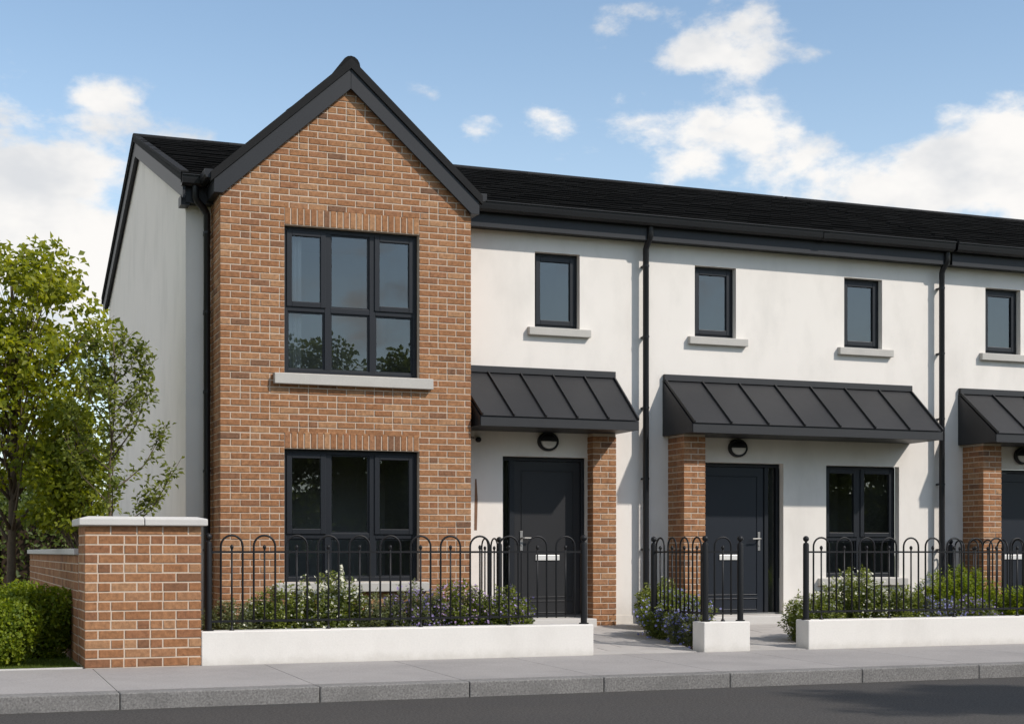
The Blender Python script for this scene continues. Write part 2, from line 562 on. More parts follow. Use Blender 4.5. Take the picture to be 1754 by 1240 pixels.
def quad_cells(ops, x0, x1, z0, z1):
    xs = sorted({x0, x1, *[v for o in ops for v in o[:2]]})
    zs = sorted({z0, z1, *[v for o in ops for v in o[2:]]})
    for i in range(len(xs) - 1):
        for j in range(len(zs) - 1):
            cx, cz = (xs[i] + xs[i + 1]) / 2, (zs[j] + zs[j + 1]) / 2
            if not any(a < cx < b and c < cz < d for a, b, c, d in ops):
                yield xs[i], xs[i + 1], zs[j], zs[j + 1]


def facade(mb, x0, x1, z0, z1, Y, ops, depth):
    """Wall sheet facing -Y with openings and their reveals."""
    for a, b, c, d in quad_cells(ops, x0, x1, z0, z1):
        mb.poly([(a, Y, c), (b, Y, c), (b, Y, d), (a, Y, d)])
    for a, b, c, d in ops:
        Y2 = Y + depth
        mb.poly([(a, Y, c), (a, Y, d), (a, Y2, d), (a, Y2, c)])
        mb.poly([(b, Y, d), (b, Y, c), (b, Y2, c), (b, Y2, d)])
        mb.poly([(a, Y, d), (b, Y, d), (b, Y2, d), (a, Y2, d)])
        mb.poly([(b, Y, c), (a, Y, c), (a, Y2, c), (b, Y2, c)])


# ------------------------------------------------------------------ bricks
def brick_mesh(kind):
    """A unit brick with worn arrises: six faces pulled in a little at the edges of the shown faces."""
    mb = MB()
    e = .03
    h = .5
    pts = {}
    idx = []
    # chamfered front (-Y): inner front ring, outer ring, back ring
    ring0 = [(-h + e, -h, -h + 2 * e), (h - e, -h, -h + 2 * e), (h - e, -h, h - 2 * e), (-h + e, -h, h - 2 * e)]
    ring1 = [(-h, -h + e, -h), (h, -h + e, -h), (h, -h + e, h), (-h, -h + e, h)]
    ring2 = [(-h, h, -h), (h, h, -h), (h, h, h), (-h, h, h)]
    mb.v = ring0 + ring1 + ring2
    mb.f = [(0, 1, 2, 3)]
    for a, b in ((0, 4), (4, 8)):
        for k in range(4):
            k2 = (k + 1) % 4
            mb.f.append((a + k, b + k, b + k2, a + k2))
    mb.f.append((11, 10, 9, 8))
    return mb


BRICK_ME = {}


def unit_brick(material):
    if material.name not in BRICK_ME:
        mb = brick_mesh(0)
        me = bpy.data.meshes.new('brick')
        me.from_pydata(mb.v, [], mb.f)
        me.materials.append(material)
        BRICK_ME[material.name] = me
    return BRICK_ME[material.name]


def cuts(a, b, pitch, off, joint, half_p):
    """Brick extents along a course from a to b."""
    res = []
    k = math.floor((a - off) / pitch)
    edges = []
    x = off + k * pitch
    while x < b + pitch:
        edges.append(x)
        if random.random() < half_p:
            edges.append(x + pitch / 2)
        x += pitch
    pts = [a] + [e for e in edges if a + .045 < e < b - .045] + [b]
    for i in range(len(pts) - 1):
        l = pts[i] + (joint / 2 if i else 0)
        r = pts[i + 1] - (joint / 2 if i < len(pts) - 2 else 0)
        res.append((l, r))
    return res


class Bricks:
    """Lays bricks; emits the largest in view as objects, the rest as one mesh."""

    def __init__(self):
        self.items = []          # (center, size, face, parent)

    def add(self, cx, cy, cz, sx, sy, sz, face='f', parent=None):
        self.items.append((cx, cy, cz, sx, sy, sz, face, parent))

    def front_course(self, x0, x1, Y, z0, z1, off, parent, pitch=.225, depth=.10, joint=.0125, half_p=.16, proud=.006):
        for l, r in cuts(x0, x1, pitch, off, joint, half_p):
            j = random.uniform(-.0022, .0022)
            self.add((l + r) / 2, Y - proud + depth / 2 + j, (z0 + z1) / 2 + random.uniform(-.0008, .0008), r - l, depth, z1 - z0 - joint, 'f', parent)

    def side_course(self, y0, y1, X, z0, z1, off, parent, sgn=-1, pitch=.225, depth=.10, joint=.0125, half_p=.16, proud=.006):
        for l, r in cuts(y0, y1, pitch, off, joint, half_p):
            j = random.uniform(-.0022, .0022)
            self.add(X + sgn * proud - sgn * depth / 2 + j, (l + r) / 2, (z0 + z1) / 2, r - l, depth, z1 - z0 - joint, 's' if sgn < 0 else 't', parent)

    def area(self, it):
        cx, cy, cz, sx, sy, sz, face, p = it
        dx, dy = cx - CAMX, cy - CAMY
        d = dx * math.sin(YAW) + dy * math.cos(YAW)
        r = math.hypot(dx, dy)
        cosv = dy / r if face == 'f' else (dx / r if face == 's' else 0.0)
        return sx * sz * max(cosv, 0) / d ** 2

    def emit(self, material, limit=300):
        it = sorted(self.items, key=self.area, reverse=True)
        me = unit_brick(material)
        ROT = {'f': 0.0, 's': -math.pi / 2, 't': math.pi / 2}
        rest = {}
        for i, (cx, cy, cz, sx, sy, sz, face, parent) in enumerate(it):
            if i < limit and face != 't':
                o = link('brick', me, parent, (cx, cy, cz))
                o.scale = (sx, sy, sz)
                o.rotation_euler = (random.uniform(-.004, .004), 0, ROT[face] + random.uniform(-.003, .003))
            else:
                rest.setdefault(parent, []).append((cx, cy, cz, sx, sy, sz, face))
        for parent, lst in rest.items():
            mb = MB()
            src = brick_mesh(0)
            for cx, cy, cz, sx, sy, sz, face in lst:
                n = len(mb.v)
                c, s = math.cos(ROT[face]), math.sin(ROT[face])
                for x, y, z in src.v:
                    x, y, z = x * sx, y * sy, z * sz
                    mb.v.append((cx + x * c - y * s, cy + x * s + y * c, cz + z))
                mb.f += [tuple(n + q for q in f) for f in src.f]
            o = mb.build('brickwork', material, parent)
            o['kind'] = 'stuff'


# ------------------------------------------------------------------ ground
YK = -2.30                      # kerb line
ZR = -0.155                     # road surface


def zpave(y):
    return 0.011 * y if y < 0 else 0.0


def zpath(y):
    return 0.004 + 0.048 * max(y, 0)


g = MB()
g.poly([(-400, -400, -.30), (400, -400, -.30), (400, 400, -.30), (-400, 400, -.30)])
tag(g.build('ground', M['turf'], loc=(0, 0, -.30)), kind='structure')
g = MB()
g.poly([(-60, -9.0, ZR), (80, -9.0, ZR), (80, YK + .1, ZR), (-60, YK + .1, ZR)])
tag(g.build('road', M['asphalt'], loc=(0, -5, ZR)), kind='structure')
g = MB()                         # verge behind the camera, other side of the road
g.poly([(-60, -80, -.05), (80, -80, -.05), (80, -9.0, -.05), (-60, -9.0, -.05)])
tag(g.build('roadside_land', M['turf'], loc=(0, -20, -.05)), kind='structure')
g = MB().box(-60, 80, -9.12, -8.99, -.28, -.02)
tag(g.build('opposite_kerb', M['kerb'], loc=(0, -9, -.28)), kind='structure')

# footpath: concrete bays over a dark joint bed
g = MB()
g.poly([(-40, YK + .02, zpave(YK) - .016), (40, YK + .02, zpave(YK) - .016), (40, .35, -.016), (-40, .35, -.016)])
g.poly([(-40, YK + .02, -.3), (40, YK + .02, -.3), (40, YK + .02, -.04), (-40, YK + .02, -.04)])
footpath = tag(g.build('footpath', M['joint'], loc=(0, -1, -.3)), kind='structure')
kx = [-11.0, -9.3, -7.6, -5.9, -4.2, -2.5, -.81, .081, 1.69, 3.0, 4.264, 5.534, 6.959, 8.311, 9.7, 11.1, 12.5, 14.0, 15.5, 17.0]
kx.pop(6)
for i in range(len(kx) - 1):
    a, b = kx[i] + .0035, kx[i + 1] - .0035
    for y0, y1 in ((YK + .215, .02),):
        mb = MB()
        t = .10
        sk = 0.30 * 0 
        mb.v = [(a, y0, zpave(y0) - t), (b, y0, zpave(y0) - t), (b, y1, zpave(y1) - t), (a, y1, zpave(y1) - t),
                (a, y0, zpave(y0)), (b, y0, zpave(y0)), (b, y1, zpave(y1)), (a, y1, zpave(y1))]
        mb.f = [(0, 3, 2, 1), (4, 5, 6, 7), (0, 1, 5, 4), (1, 2, 6, 5), (2, 3, 7, 6), (3, 0, 4, 7)]
        mb.build('paving_slab', M['paving'], footpath)
kerb = tag(MB().box(-40, 40, YK + .03, YK + .20, -.34, -.05).build('kerb', M['joint']), kind='structure')
for i in range(len(kx) - 1):
    mb = MB().box(kx[i] + .003, kx[i + 1] - .003, YK - .02, YK + .209, -.30, zpave(YK) + .002)
    mb.build('kerb_stone', M['kerb'], kerb, bevel=.010)

# front garden ground, path and soil
g = MB()
g.poly([(1.0, .2, -.05), (18.5, .2, -.05), (18.5, 3.3, .10), (1.0, 3.3, .10)])
tag(g.build('garden_ground', M['soil'], loc=(6, 2, -.05)), kind='structure')


def pave_area(name, poly, pw, pd, z_off=0.0):
    """Pavers clipped to a convex polygon in plan; the joints stay open over a bed."""
    bed = MB()
    bed.poly([(x, y, zpath(y) - .012) for x, y in poly])
    root = tag(bed.build(name, M['joint']), kind='structure')

    def clip(sub):
        out = sub
        n = len(poly)
        for i in range(n):
            ax, ay = poly[i]; bx, by = poly[(i + 1) % n]
            res = []
            for j in range(len(out)):
                p, q = out[j], out[(j + 1) % len(out)]
                sp = (bx - ax) * (p[1] - ay) - (by - ay) * (p[0] - ax)
                sq = (bx - ax) * (q[1] - ay) - (by - ay) * (q[0] - ax)
                if sp >= 0: res.append(p)
                if (sp >= 0) != (sq >= 0):
                    t = sp / (sp - sq)
                    res.append((p[0] + (q[0] - p[0]) * t, p[1] + (q[1] - p[1]) * t))
            out = res
            if len(out) < 3: return []
        return out
    xs = [p[0] for p in poly]; ys = [p[1] for p in poly]
    y = min(ys); r = 0
    while y < max(ys):
        x = min(xs) - pw + (pw / 2 if r % 2 else 0)
        while x < max(xs):
            c = clip([(x + .003, y + .003), (x + pw - .003, y + .003), (x + pw - .003, y + pd - .003), (x + .003, y + pd - .003)])
            if c:
                area = abs(sum(c[i][0] * c[(i + 1) % len(c)][1] - c[(i + 1) % len(c)][0] * c[i][1] for i in range(len(c)))) / 2
                if area > .004:
                    j = random.uniform(-.0015, .0015)
                    MB().prism([(px, py, zpath(py) - .05) for px, py in c], (0, 0, .05 + j)).build('paver', M['paver'], root)
            x += pw
        y += pd; r += 1
    return root


pave_area('garden_path', [(4.62, .27), (5.20, .27), (5.20, .0), (6.42, .0), (7.20, 3.18), (4.80, 3.18), (4.80, 2.0)], .40, .30) if False else None
pave_area('garden_path', [(5.205, .022), (6.43, .022), (7.22, 3.19), (5.205, 3.19)], .60, .30)
pave_area('entrance_path', [(7.085, .022), (7.815, .022), (9.60, 2.30), (9.60, 3.19), (8.10, 3.19)], .60, .30)

# left side: garden behind the brick wall, grass verge with a pale edging
g = MB()
g.poly([(-60, .05, -.035), (.02, .05, -.035), (.02, 80, .05), (-60, 80, .05)])
tag(g.build('verge_ground', M['turf'], loc=(-20, 20, -.035)), kind='structure')
g = MB()
g.poly([(.02, .05, .005), (1.6, .05, .005), (1.6, 80, .08), (.02, 80, .08)])
tag(g.build('bounce_passage', M['paving'], loc=(.7, 20, .0)), kind='structure')  # hidden ground, pale paving added to bounce light onto the gable
g = MB()                         # unseen, added to bounce light onto the gable: lane down the side of the verge
g.poly([(-17.0, .05, -.030), (-2.0, .05, -.030), (-2.0, 19.5, .0), (-17.0, 19.5, .0)])
tag(g.build('bounce_ground', M['bounce_lane'], loc=(-5, 20, -.03)), kind='structure')
tag(MB().box(-12, -.005, .024, .085, -.08, .012).build('verge_edging', M['cap']), kind='structure')

# ------------------------------------------------------------------ terrace
YM, YB = 3.20, 2.55
EAVE, RIDGE_Z, RIDGE_Y, REAR = 5.17, 7.02, 7.50, 11.80
EY, EZ = 2.86, 5.385           # lower edge of the tiles
SL = (RIDGE_Z - EZ) / (RIDGE_Y - EY)


def roof_z(y):
    return EZ + SL * (y - EY) if y <= RIDGE_Y else RIDGE_Z - SL * (y - RIDGE_Y)


def tiles(o, ux, uy, width, length, material, parent, gauge=.29, tw=.33, lift=.046):
    """Courses of flat interlocking tiles over a slope: o = lower corner, ux along the eave, uy up the slope."""
    o, ux, uy = Vector(o), Vector(ux).normalized(), Vector(uy).normalized()
    nz = ux.cross(uy).normalized()
    if nz.z < 0: nz = -nz
    mb = MB()
    n = int(math.ceil(length / gauge))
    for r in range(n):
        s0, s1 = r * gauge, min((r + 1) * gauge + .02, length)
        x = -tw / 2 if r % 2 else 0.0
        while x < width:
            a, b = max(x, 0) + .0015, min(x + tw, width) - .0015
            if b - a > .03:
                l0, l1 = lift + random.uniform(-.004, .005), .010
                p = [o + ux * a + uy * s0, o + ux * b + uy * s0, o + ux * b + uy * s1, o + ux * a + uy * s1]
                t = [p[0] + nz * l0, p[1] + nz * l0, p[2] + nz * l1, p[3] + nz * l1]
                mb.poly(t)
                q0, q1 = p[0] + uy * .022, p[1] + uy * .022      # the nose hangs over the course below
                th = nz * .012
                mb.poly([t[0] - th, t[1] - th, t[1], t[0]])
                mb.poly([q0, q1, t[1] - th, t[0] - th])
                mb.poly([q0, t[0], t[3], p[3]])
            x += tw
    ob = mb.build('roof_tiles', material, parent)
    ob['kind'] = 'stuff'
    return ob


def frame_ring(mb, x0, x1, z0, z1, y0, y1, w):
    mb.box(x0, x0 + w, y0, y1, z0, z1)
    mb.box(x1 - w, x1, y0, y1, z0, z1)
    mb.box(x0 + w, x1 - w, y0, y1, z0, z0 + w)
    mb.box(x0 + w, x1 - w, y0, y1, z1 - w, z1)


def window(parent, x0, x1, z0, z1, Y, recess, vs=(), hz=None, sashes=(), sill=None, sill_h=.115, curtain=None, depth=.42):
    """vs = mullion centres, hz = transom height, sashes = indices of opening cells; cells run left to right, upper row first."""
    fw = .055
    y0 = Y + recess
    y1 = y0 + .07
    mb = MB()
    frame_ring(mb, x0 + .002, x1 - .002, z0 + .002, z1 - .002, y0, y1, fw)
    win = mb.build('window', M['frame'], parent, bevel=.004)
    xs = [x0 + fw] + list(vs) + [x1 - fw]
    for v in vs:
        MB().box(v - .036, v + .036, y0 - .002, y1 - .01, z0 + fw, z1 - fw).build('mullion', M['frame'], win, bevel=.004)
    rows = [(z0 + fw, z1 - fw)]
    if hz:
        for i in range(len(xs) - 1):
            a = xs[i] + (.036 if i else 0); b = xs[i + 1] - (.036 if i < len(xs) - 2 else 0)
            MB().box(a, b, y0, y1 - .012, hz - .032, hz + .032).build('transom', M['frame'], win, bevel=.004)
        rows = [(hz + .032, z1 - fw), (z0 + fw, hz - .032)]
    k = 0
    for (c, d) in rows:
        for i in range(len(xs) - 1):
            a = xs[i] + (.036 if i else 0); b = xs[i + 1] - (.036 if i < len(xs) - 2 else 0)
            yp = y0 + .035
            if k in sashes:
                sb = MB()
                frame_ring(sb, a - .012, b + .012, c - .012, d + .012, y0 - .016, y0 + .03, .062)
                sb.build('sash', M['frame'], win, bevel=.005)
                a, b, c2, d2 = a + .05, b - .05, c + .05, d - .05
                yp = y0 + .012
            else:
                bb = MB()
                frame_ring(bb, a - .001, b + .001, c - .001, d + .001, y0 + .016, y0 + .05, .018)
                bb.build('glazing_bead', M['frame'], win)
                a, b, c2, d2 = a + .017, b - .017, c + .017, d - .017
            p = MB()
            p.poly([(a, yp, c2), (b, yp, c2), (b, yp, d2), (a, yp, d2)])
            p.build('pane', M['glass'], win)
            k += 1
    rm = MB()                     # the room behind, seen dimly through the glass
    ra, rb, rc, rd, ry0, ry1 = x0 - .02, x1 + .02, z0 - .02, z1 + .02, y1, y1 + 1.4
    rm.poly([(ra, ry1, rc), (rb, ry1, rc), (rb, ry1, rd), (ra, ry1, rd)])
    rm.poly([(ra, ry0, rc), (ra, ry1, rc), (ra, ry1, rd), (ra, ry0, rd)])
    rm.poly([(rb, ry0, rc), (rb, ry1, rc), (rb, ry1, rd), (rb, ry0, rd)])
    rm.poly([(ra, ry0, rc), (rb, ry0, rc), (rb, ry1, rc), (ra, ry1, rc)])
    rm.poly([(ra, ry0, rd), (rb, ry0, rd), (rb, ry1, rd), (ra, ry1, rd)])
    rm.build('room_interior', M['room'], win)
    if curtain:
        ca, cb = curtain
        cm = MB()
        n = 28
        for i in range(n):
            def pt(t, z):
                return (ca + (cb - ca) * t, y1 + .10 + .022 * math.sin(t * math.pi * 9), z)
            cm.poly([pt(i / n, z0 - .01), pt((i + 1) / n, z0 - .01), pt((i + 1) / n, z1), pt(i / n, z1)])
        cm.build('curtain', M['curtain'], win, smooth=True)
    if sill:
        sa, sb_, sp = sill
        mb = MB()
        mb.prism([(sa, Y - sp, z0 - sill_h), (sa, Y + recess, z0 - sill_h), (sa, Y + recess, z0 + .004), (sa, Y - sp, z0 - .012)], (sb_ - sa, 0, 0))
        mb.build('sill', M['stone'], win, bevel=.007)
    return win


def downpipe(parent, x, y, ztop, zbot, swan=None, hopper=True):
    mb = MB()
    r = .040
    if swan:
        dx, dy = swan
        mb.tube([(x + dx, y + dy, ztop), (x + dx, y + dy, ztop - .12), (x + dx * .82, y + dy * .82, ztop - .165), (x + dx * .18, y + dy * .18, ztop - .245),
                 (x, y, ztop - .29), (x, y, zbot)], r, 12)
    else:
        mb.tube([(x, y, ztop), (x, y, zbot)], r, 12)
    dp = mb.build('downpipe', M['gutter'], parent, smooth='auto')
    z = ztop - .5
    while z > zbot + .1:
        MB().lathe(x, y, [(.041, z - .013), (.0445, z - .013), (.0445, z + .013), (.041, z + .013)], 12).build('pipe_clip', M['gutter'], dp)
        MB().box(x - .022, x + .022, y + .02, YM - .002, z - .012, z + .012).build('clip_bracket', M['gutter'], dp)
        z -= .92
    return dp


def gutter_run(parent, x0, x1, material=None):
    # deep-flow gutter seen from below
    pr = [(2.995, 5.395), (2.995, 5.315), (2.972, 5.290), (2.905, 5.285), (2.868, 5.312), (2.858, 5.360), (2.852, 5.395), (2.838, 5.398), (2.838, 5.408),
          (2.864, 5.408), (2.872, 5.37), (2.885, 5.32), (2.97, 5.31), (2.98, 5.395)]
    mb = MB().prism([(x0, y, z) for y, z in pr], (x1 - x0, 0, 0))
    gt = mb.build('gutter', M['gutter'], parent)
    x = math.ceil(x0 / 2.4) * 2.4 + .3
    while x < x1 - .2:
        MB().prism([(x - .05, y - (.006 if y < 2.95 else 0), z - .006) for y, z in pr[:8]] + [(x - .05, 2.995, 5.40)], (.10, 0, 0)).build('gutter_joint', M['gutter'], gt)
        x += 2.4
    return gt


def eaves(parent, x0, x1, split=None):
    MB().box(x0, x1, 2.995, 3.02, 5.115, 5.30).build('fascia', M['trim'], parent)
    MB().box(x0, x1, 3.021, YM + .05, 5.125, 5.15).build('soffit', M['trim'], parent)


def main_roof(parent, x0, x1, tile_x0=None):
    mb = MB()
    t = .06
    pts = [(x0, EY + .03, roof_z(EY + .03) - t), (x0, RIDGE_Y, RIDGE_Z - t), (x0, REAR + .3, roof_z(REAR + .3) - t), (x0, REAR + .3, roof_z(REAR + .3)), (x0, RIDGE_Y, RIDGE_Z), (x0, EY + .03, roof_z(EY + .03))]
    mb.prism(pts, (x1 - x0, 0, 0))
    rf = mb.build('roof', M['tile'], parent)
    tiles((tile_x0 or x0, EY, EZ + .002), (1, 0, 0), (0, 1, SL), x1 - (tile_x0 or x0), (RIDGE_Y - EY) * math.sqrt(1 + SL * SL), M['tile'], rf)
    x = x0
    while x < x1 - .01:                      # half round ridge tiles
        b = min(x + .45, x1) - .004
        prof = []
        for k in range(9):
            an = math.pi * (k / 8)
            prof.append((x, RIDGE_Y - .115 * math.cos(an), RIDGE_Z - .015 + .07 * math.sin(an)))
        prof.append((x, RIDGE_Y, RIDGE_Z - .03))
        MB().prism(prof, (b - x, 0, 0)).build('ridge_tile', M['tile'], rf)
        x += .45
    return rf


def canopy(parent, xa, xb, xfa, xfb, nseam, left_cheek=True):
    """Lean-to standing seam canopy. xa..xb along the wall, xfa..xfb along the front edge."""
    Yf = 2.42
    zt, zf, zb = 3.33, 2.715, 2.605
    Yw = YM - .002
    rt = MB()
    # deck and soffit: closed body under the sheets
    n = [(xa, Yw, zb), (xb, Yw, zb), (xb, Yw, zt - .015), (xa, Yw, zt - .015), (xfa, Yf + .015, zb), (xfb, Yf + .015, zb), (xfb, Yf + .015, zf - .02), (xfa, Yf + .015, zf - .02)]
    rt.v = n
    rt.f = [(0, 1, 5, 4), (3, 7, 6, 2), (4, 5, 6, 7), (0, 4, 7, 3), (1, 2, 6, 5), (0, 3, 2, 1)]
    cn = rt.build('canopy', M['metal_roof'], parent)
    MB().prism([(xfa - .004, Yf, zb - .006), (xfb + .004, Yf, zb - .006), (xfb + .004, Yf, zf), (xfa - .004, Yf, zf)], (0, .014, 0)).build('fascia', M['metal_roof'], cn, bevel=.003)
    MB().box(xa - .006, xb + .006, Yw - .055, Yw, zt, zt + .085).build('flashing', M['metal_roof'], cn, bevel=.004)
    top = [(xa + (xb - xa) * t, Yw - .02, zt) for t in [i / nseam for i in range(nseam + 1)]]
    bot = [(xfa + (xfb - xfa) * t, Yf - .012, zf + .004) for t in [i / nseam for i in range(nseam + 1)]]
    for i in range(nseam):
        a, b, c, d = Vector(bot[i]), Vector(bot[i + 1]), Vector(top[i + 1]), Vector(top[i])
        sh = Vector((.006, 0, 0))
        MB().prism([a + sh, b - sh, c - sh, d + sh], (0, -.003, .006)).build('roof_panel', M['metal_roof'], cn)
    for i in range(nseam + 1):
        a, d = Vector(bot[i]), Vector(top[i])
        if i == 0: a.x += .012; d.x += .012
        if i == nseam: a.x -= .012; d.x -= .012
        w = Vector((.009, 0, 0))
        up = Vector((0, -.018, .030))
        mb = MB()
        mb.prism([a - w, a + w, a + w + up, a - w + up], d - a)
        mb.build('seam', M['metal_roof'], cn)
    if left_cheek:
        MB().prism([(xa - .003, Yw, zb), (xfa - .003, Yf + .01, zb), (xfa - .003, Yf + .01, zf), (xa - .003, Yw, zt)], (-.008, 0, 0)).build('cheek', M['metal_roof'], cn)
    return cn


def wall_light(parent, x, z, Y):
    rt = MB().lathe(x, z, [(.132, 0), (.142, .012), (.142, .05), (.128, .066), (.112, .066), (.112, .05)], 28, 'y', Y, 1.0, .86)
    lt = rt.build('wall_light', M['trim'], parent, smooth='auto')
    ln, hd = MB(), MB()
    for mb, a0, a1, dep, rr in ((ln, math.pi, 2 * math.pi, .045, .114), (hd, 0, math.pi, .062, .118)):
        k = 14
        rows = []
        for i in range(4):
            f = i / 3
            rad = rr * math.cos(f * math.pi / 2 * .92)
            rows.append([(x + rad * math.cos(a0 + (a1 - a0) * j / k), Y - .045 - dep * math.sin(f * math.pi / 2), z + .86 * rad * math.sin(a0 + (a1 - a0) * j / k)) for j in range(k + 1)])
        for i in range(3):
            for j in range(k):
                mb.poly([rows[i][j], rows[i][j + 1], rows[i + 1][j + 1], rows[i + 1][j]])
        mb.poly(rows[-1])
    ln.build('lens', M['lens'], lt, smooth=True)
    hd.poly([(x - .118, Y - .05, z), (x + .118, Y - .05, z), (x + .095, Y - .10, z), (x - .095, Y - .10, z)])
    hd.build('hood', M['trim'], lt, smooth='auto')
    return lt


def door(parent, x0, x1, z0, z1, Y, recess, leaf, light, mat_leaf, hinge_right=True):
    """leaf = (xa, xb); light = (xa, xb) of the narrow sidelight."""
    y0 = Y + recess
    mb = MB()
    w = .05
    mb.box(x0 + .002, x0 + w, y0, y0 + .08, z0, z1)
    mb.box(x1 - w, x1 - .002, y0, y0 + .08, z0, z1)
    mb.box(x0 + w, x1 - w, y0, y0 + .08, z1 - w, z1 - .002)
    post = (light[1], leaf[0]) if light[0] < leaf[0] else (leaf[1], light[0])
    mb.box(post[0], post[1], y0, y0 + .08, z0, z1 - w)
    dr = mb.build('door', M['frame'], parent, bevel=.004)
    lf = MB().box(leaf[0] + .004, leaf[1] - .004, y0 + .018, y0 + .07, z0 + .012, z1 - w - .004).build('leaf', mat_leaf, dr, bevel=.004)
    # raised mouldings of the lower and upper panel
    for pa, pb in ((z0 + .06, z0 + .22), (z0 + .26, z1 - .17)):
        fr = MB()
        frame_ring(fr, leaf[0] + .10, leaf[1] - .10, pa, pb, y0 + .009, y0 + .0185, .012)
        fr.build('panel_moulding', mat_leaf, dr, bevel=.003)
    gl = MB()
    gl.poly([(light[0], y0 + .03, z0 + .02), (light[1], y0 + .03, z0 + .02), (light[1], y0 + .03, z1 - w), (light[0], y0 + .03, z1 - w)])
    gl.build('sidelight_pane', M['glass'], dr)
    rm = MB()
    ra, rb, rc, rd, ry0, ry1 = light[0] - .02, light[1] + .02, z0, z1, y0 + .079, y0 + 1.2
    rm.poly([(ra, ry1, rc), (rb, ry1, rc), (rb, ry1, rd), (ra, ry1, rd)])
    rm.poly([(ra, ry0, rc), (ra, ry1, rc), (ra, ry1, rd), (ra, ry0, rd)])
    rm.poly([(rb, ry0, rc), (rb, ry1, rc), (rb, ry1, rd), (rb, ry0, rd)])
    rm.poly([(ra, ry0, rc), (rb, ry0, rc), (rb, ry1, rc), (ra, ry1, rc)])
    rm.poly([(ra, ry0, rd), (rb, ry0, rd), (rb, ry1, rd), (ra, ry1, rd)])
    rm.build('hall_interior', M['room'], dr)
    MB().box(x0 + .01, x1 - .01, y0 - .02, y0 + .06, z0 - .001, z0 + .022).build('threshold', M['steel'], dr)
    hx = leaf[0] + .10 if light[0] < leaf[0] else leaf[1] - .08
    sg = 1 if light[0] < leaf[0] else -1
    zc = z0 + 1.0
    h = MB().box(hx - .018, hx + .018, y0 + .006, y0 + .018, zc - .14, zc + .11)
    h.tube([(hx, y0 + .01, zc + .02), (hx, y0 - .045, zc + .02), (hx + sg * .02, y0 - .052, zc + .02), (hx + sg * .13, y0 - .052, zc + .018)], .011, 8)
    h.build('handle', M['steel'], dr, bevel=.002)
    MB().lathe(hx, zc - .07, [(.010, 0), (.010, .006), (.007, .008)], 10, 'y', y0 + .006).build('lock_cylinder', M['steel'], dr)
    lx = (leaf[0] + leaf[1]) / 2 + (-.0 if light[0] < leaf[0] else -.0)
    lb = MB().box(lx - .165, lx + .165, y0 + .004, y0 + .018, z0 + .735, z0 + .805)
    lbo = lb.build('letterbox', M['plate'], dr, bevel=.004)
    return dr


# ---- end townhouse
H1X0, H1X1, H2X1 = 1.42, 7.352, 11.99
house = thing('end_townhouse', (4.4, YM, 0), 'end townhouse with tall gabled red brick bay at the left end of the terrace', 'house', 'terraced houses')
WU = (2.443, 4.063, 3.148, 4.850)
WL = (2.443, 4.063, .740, 2.278)
W1 = (5.80, 6.421, 3.945, 4.900)
D1 = (5.366, 6.53, .245, 2.298)
mb = MB()
facade(mb, H1X0, 1.78, -.1, EAVE, YM, [], .1)
facade(mb, 4.70, H1X1, -.1, EAVE, YM, [W1, D1], .10)
# gable end, rear and party sides
for x, flip in ((H1X0, 0), ):
    mb.poly([(x, YM, -.1), (x, YM, roof_z(YM) - .07), (x, RIDGE_Y, RIDGE_Z - .07), (x, REAR, roof_z(REAR) - .07), (x, REAR, -.1)])
wall1 = mb.build('wall', M['render'], house)
MB().box(H1X0 + .01, H1X1 - .01, REAR - .2, REAR - .01, -.1, EAVE).build('rear_wall', M['render'], house)
# brick bay
BX0, BX1, BAX = 1.712, 4.709, 3.2105
RAKE = .90
APEX = 6.47                     # lower edge of the barge boards at the apex
mb = MB()
facade(mb, BX0, BX1, -.1, 5.14, YB, [WU, WL], .10)
hw = (BX1 - BX0) / 2
mb.poly([(BX0, YB, 5.14), (BX1, YB, 5.14), (BX1, YB, 5.16), (BAX, YB, 6.62), (BX0, YB, 5.16)])
mb.poly([(BX0, YB, -.1), (BX0, YM, -.1), (BX0, YM, 5.16), (BX0, YB, 5.16)])
mb.poly([(BX1, YB, -.1), (BX1, YB, 5.16), (BX1, YM, 5.16), (BX1, YM, -.1)])
bay = mb.build('brick_bay', M['mortar'], house)
bk = Bricks()
ch = .0762
z = .16 - 2 * ch
r = 0
while z < 6.6:
    z1 = z + ch
    zc = z + ch / 2
    if zc < 5.14:
        x0, x1 = BX0 - .004, BX1 + .004
    else:
        half = max(0, (APEX - zc) / RAKE + .06)
        x0, x1 = max(BAX - half, BX0), min(BAX + half, BX1)
    off = BX0 + (0 if r % 2 else .1125)
    if x1 - x0 > .08:
        spans = [(x0, x1)]
        for (a, b, c, d) in (WU, WL):
            a2, b2 = a - .002, b + .002
            c2, d2 = c - .0, d + .205
            if c2 - .02 < zc < d2 - .005:
                spans = [(s, a2) for s, e in spans if s < a2] + [(b2, e) for s, e in spans if e > b2]
        for s, e in spans:
            if e - s > .05:
                bk.front_course(s, e, YB, z, z1, off, bay)
    if zc < 5.2:
        bk.side_course(YB + .095, YM - .002, BX0, z, z1, YB + (.1125 if r % 2 else .0) + .1, bay)
        bk.side_course(YB + .095, YM - .002, BX1, z, z1, YB + (.1125 if r % 2 else .0) + .1, bay, sgn=1)
    z = z1
    r += 1
for (a, b, c, d) in (WU, WL):          # soldier courses over the windows
    n = 21
    p = (b - a + .004) / n
    for i in range(n):
        bk.add(a - .002 + p * (i + .5), YB - .007 + .05, d + .100, p - .0145, .10, .188, 'f', bay)
window(house, *WU, YB, .085, vs=(2.972, 3.512), hz=3.905, sashes=(0, 2), sill=(2.315, 4.215, .085), sill_h=.135, curtain=(2.45, 2.70))
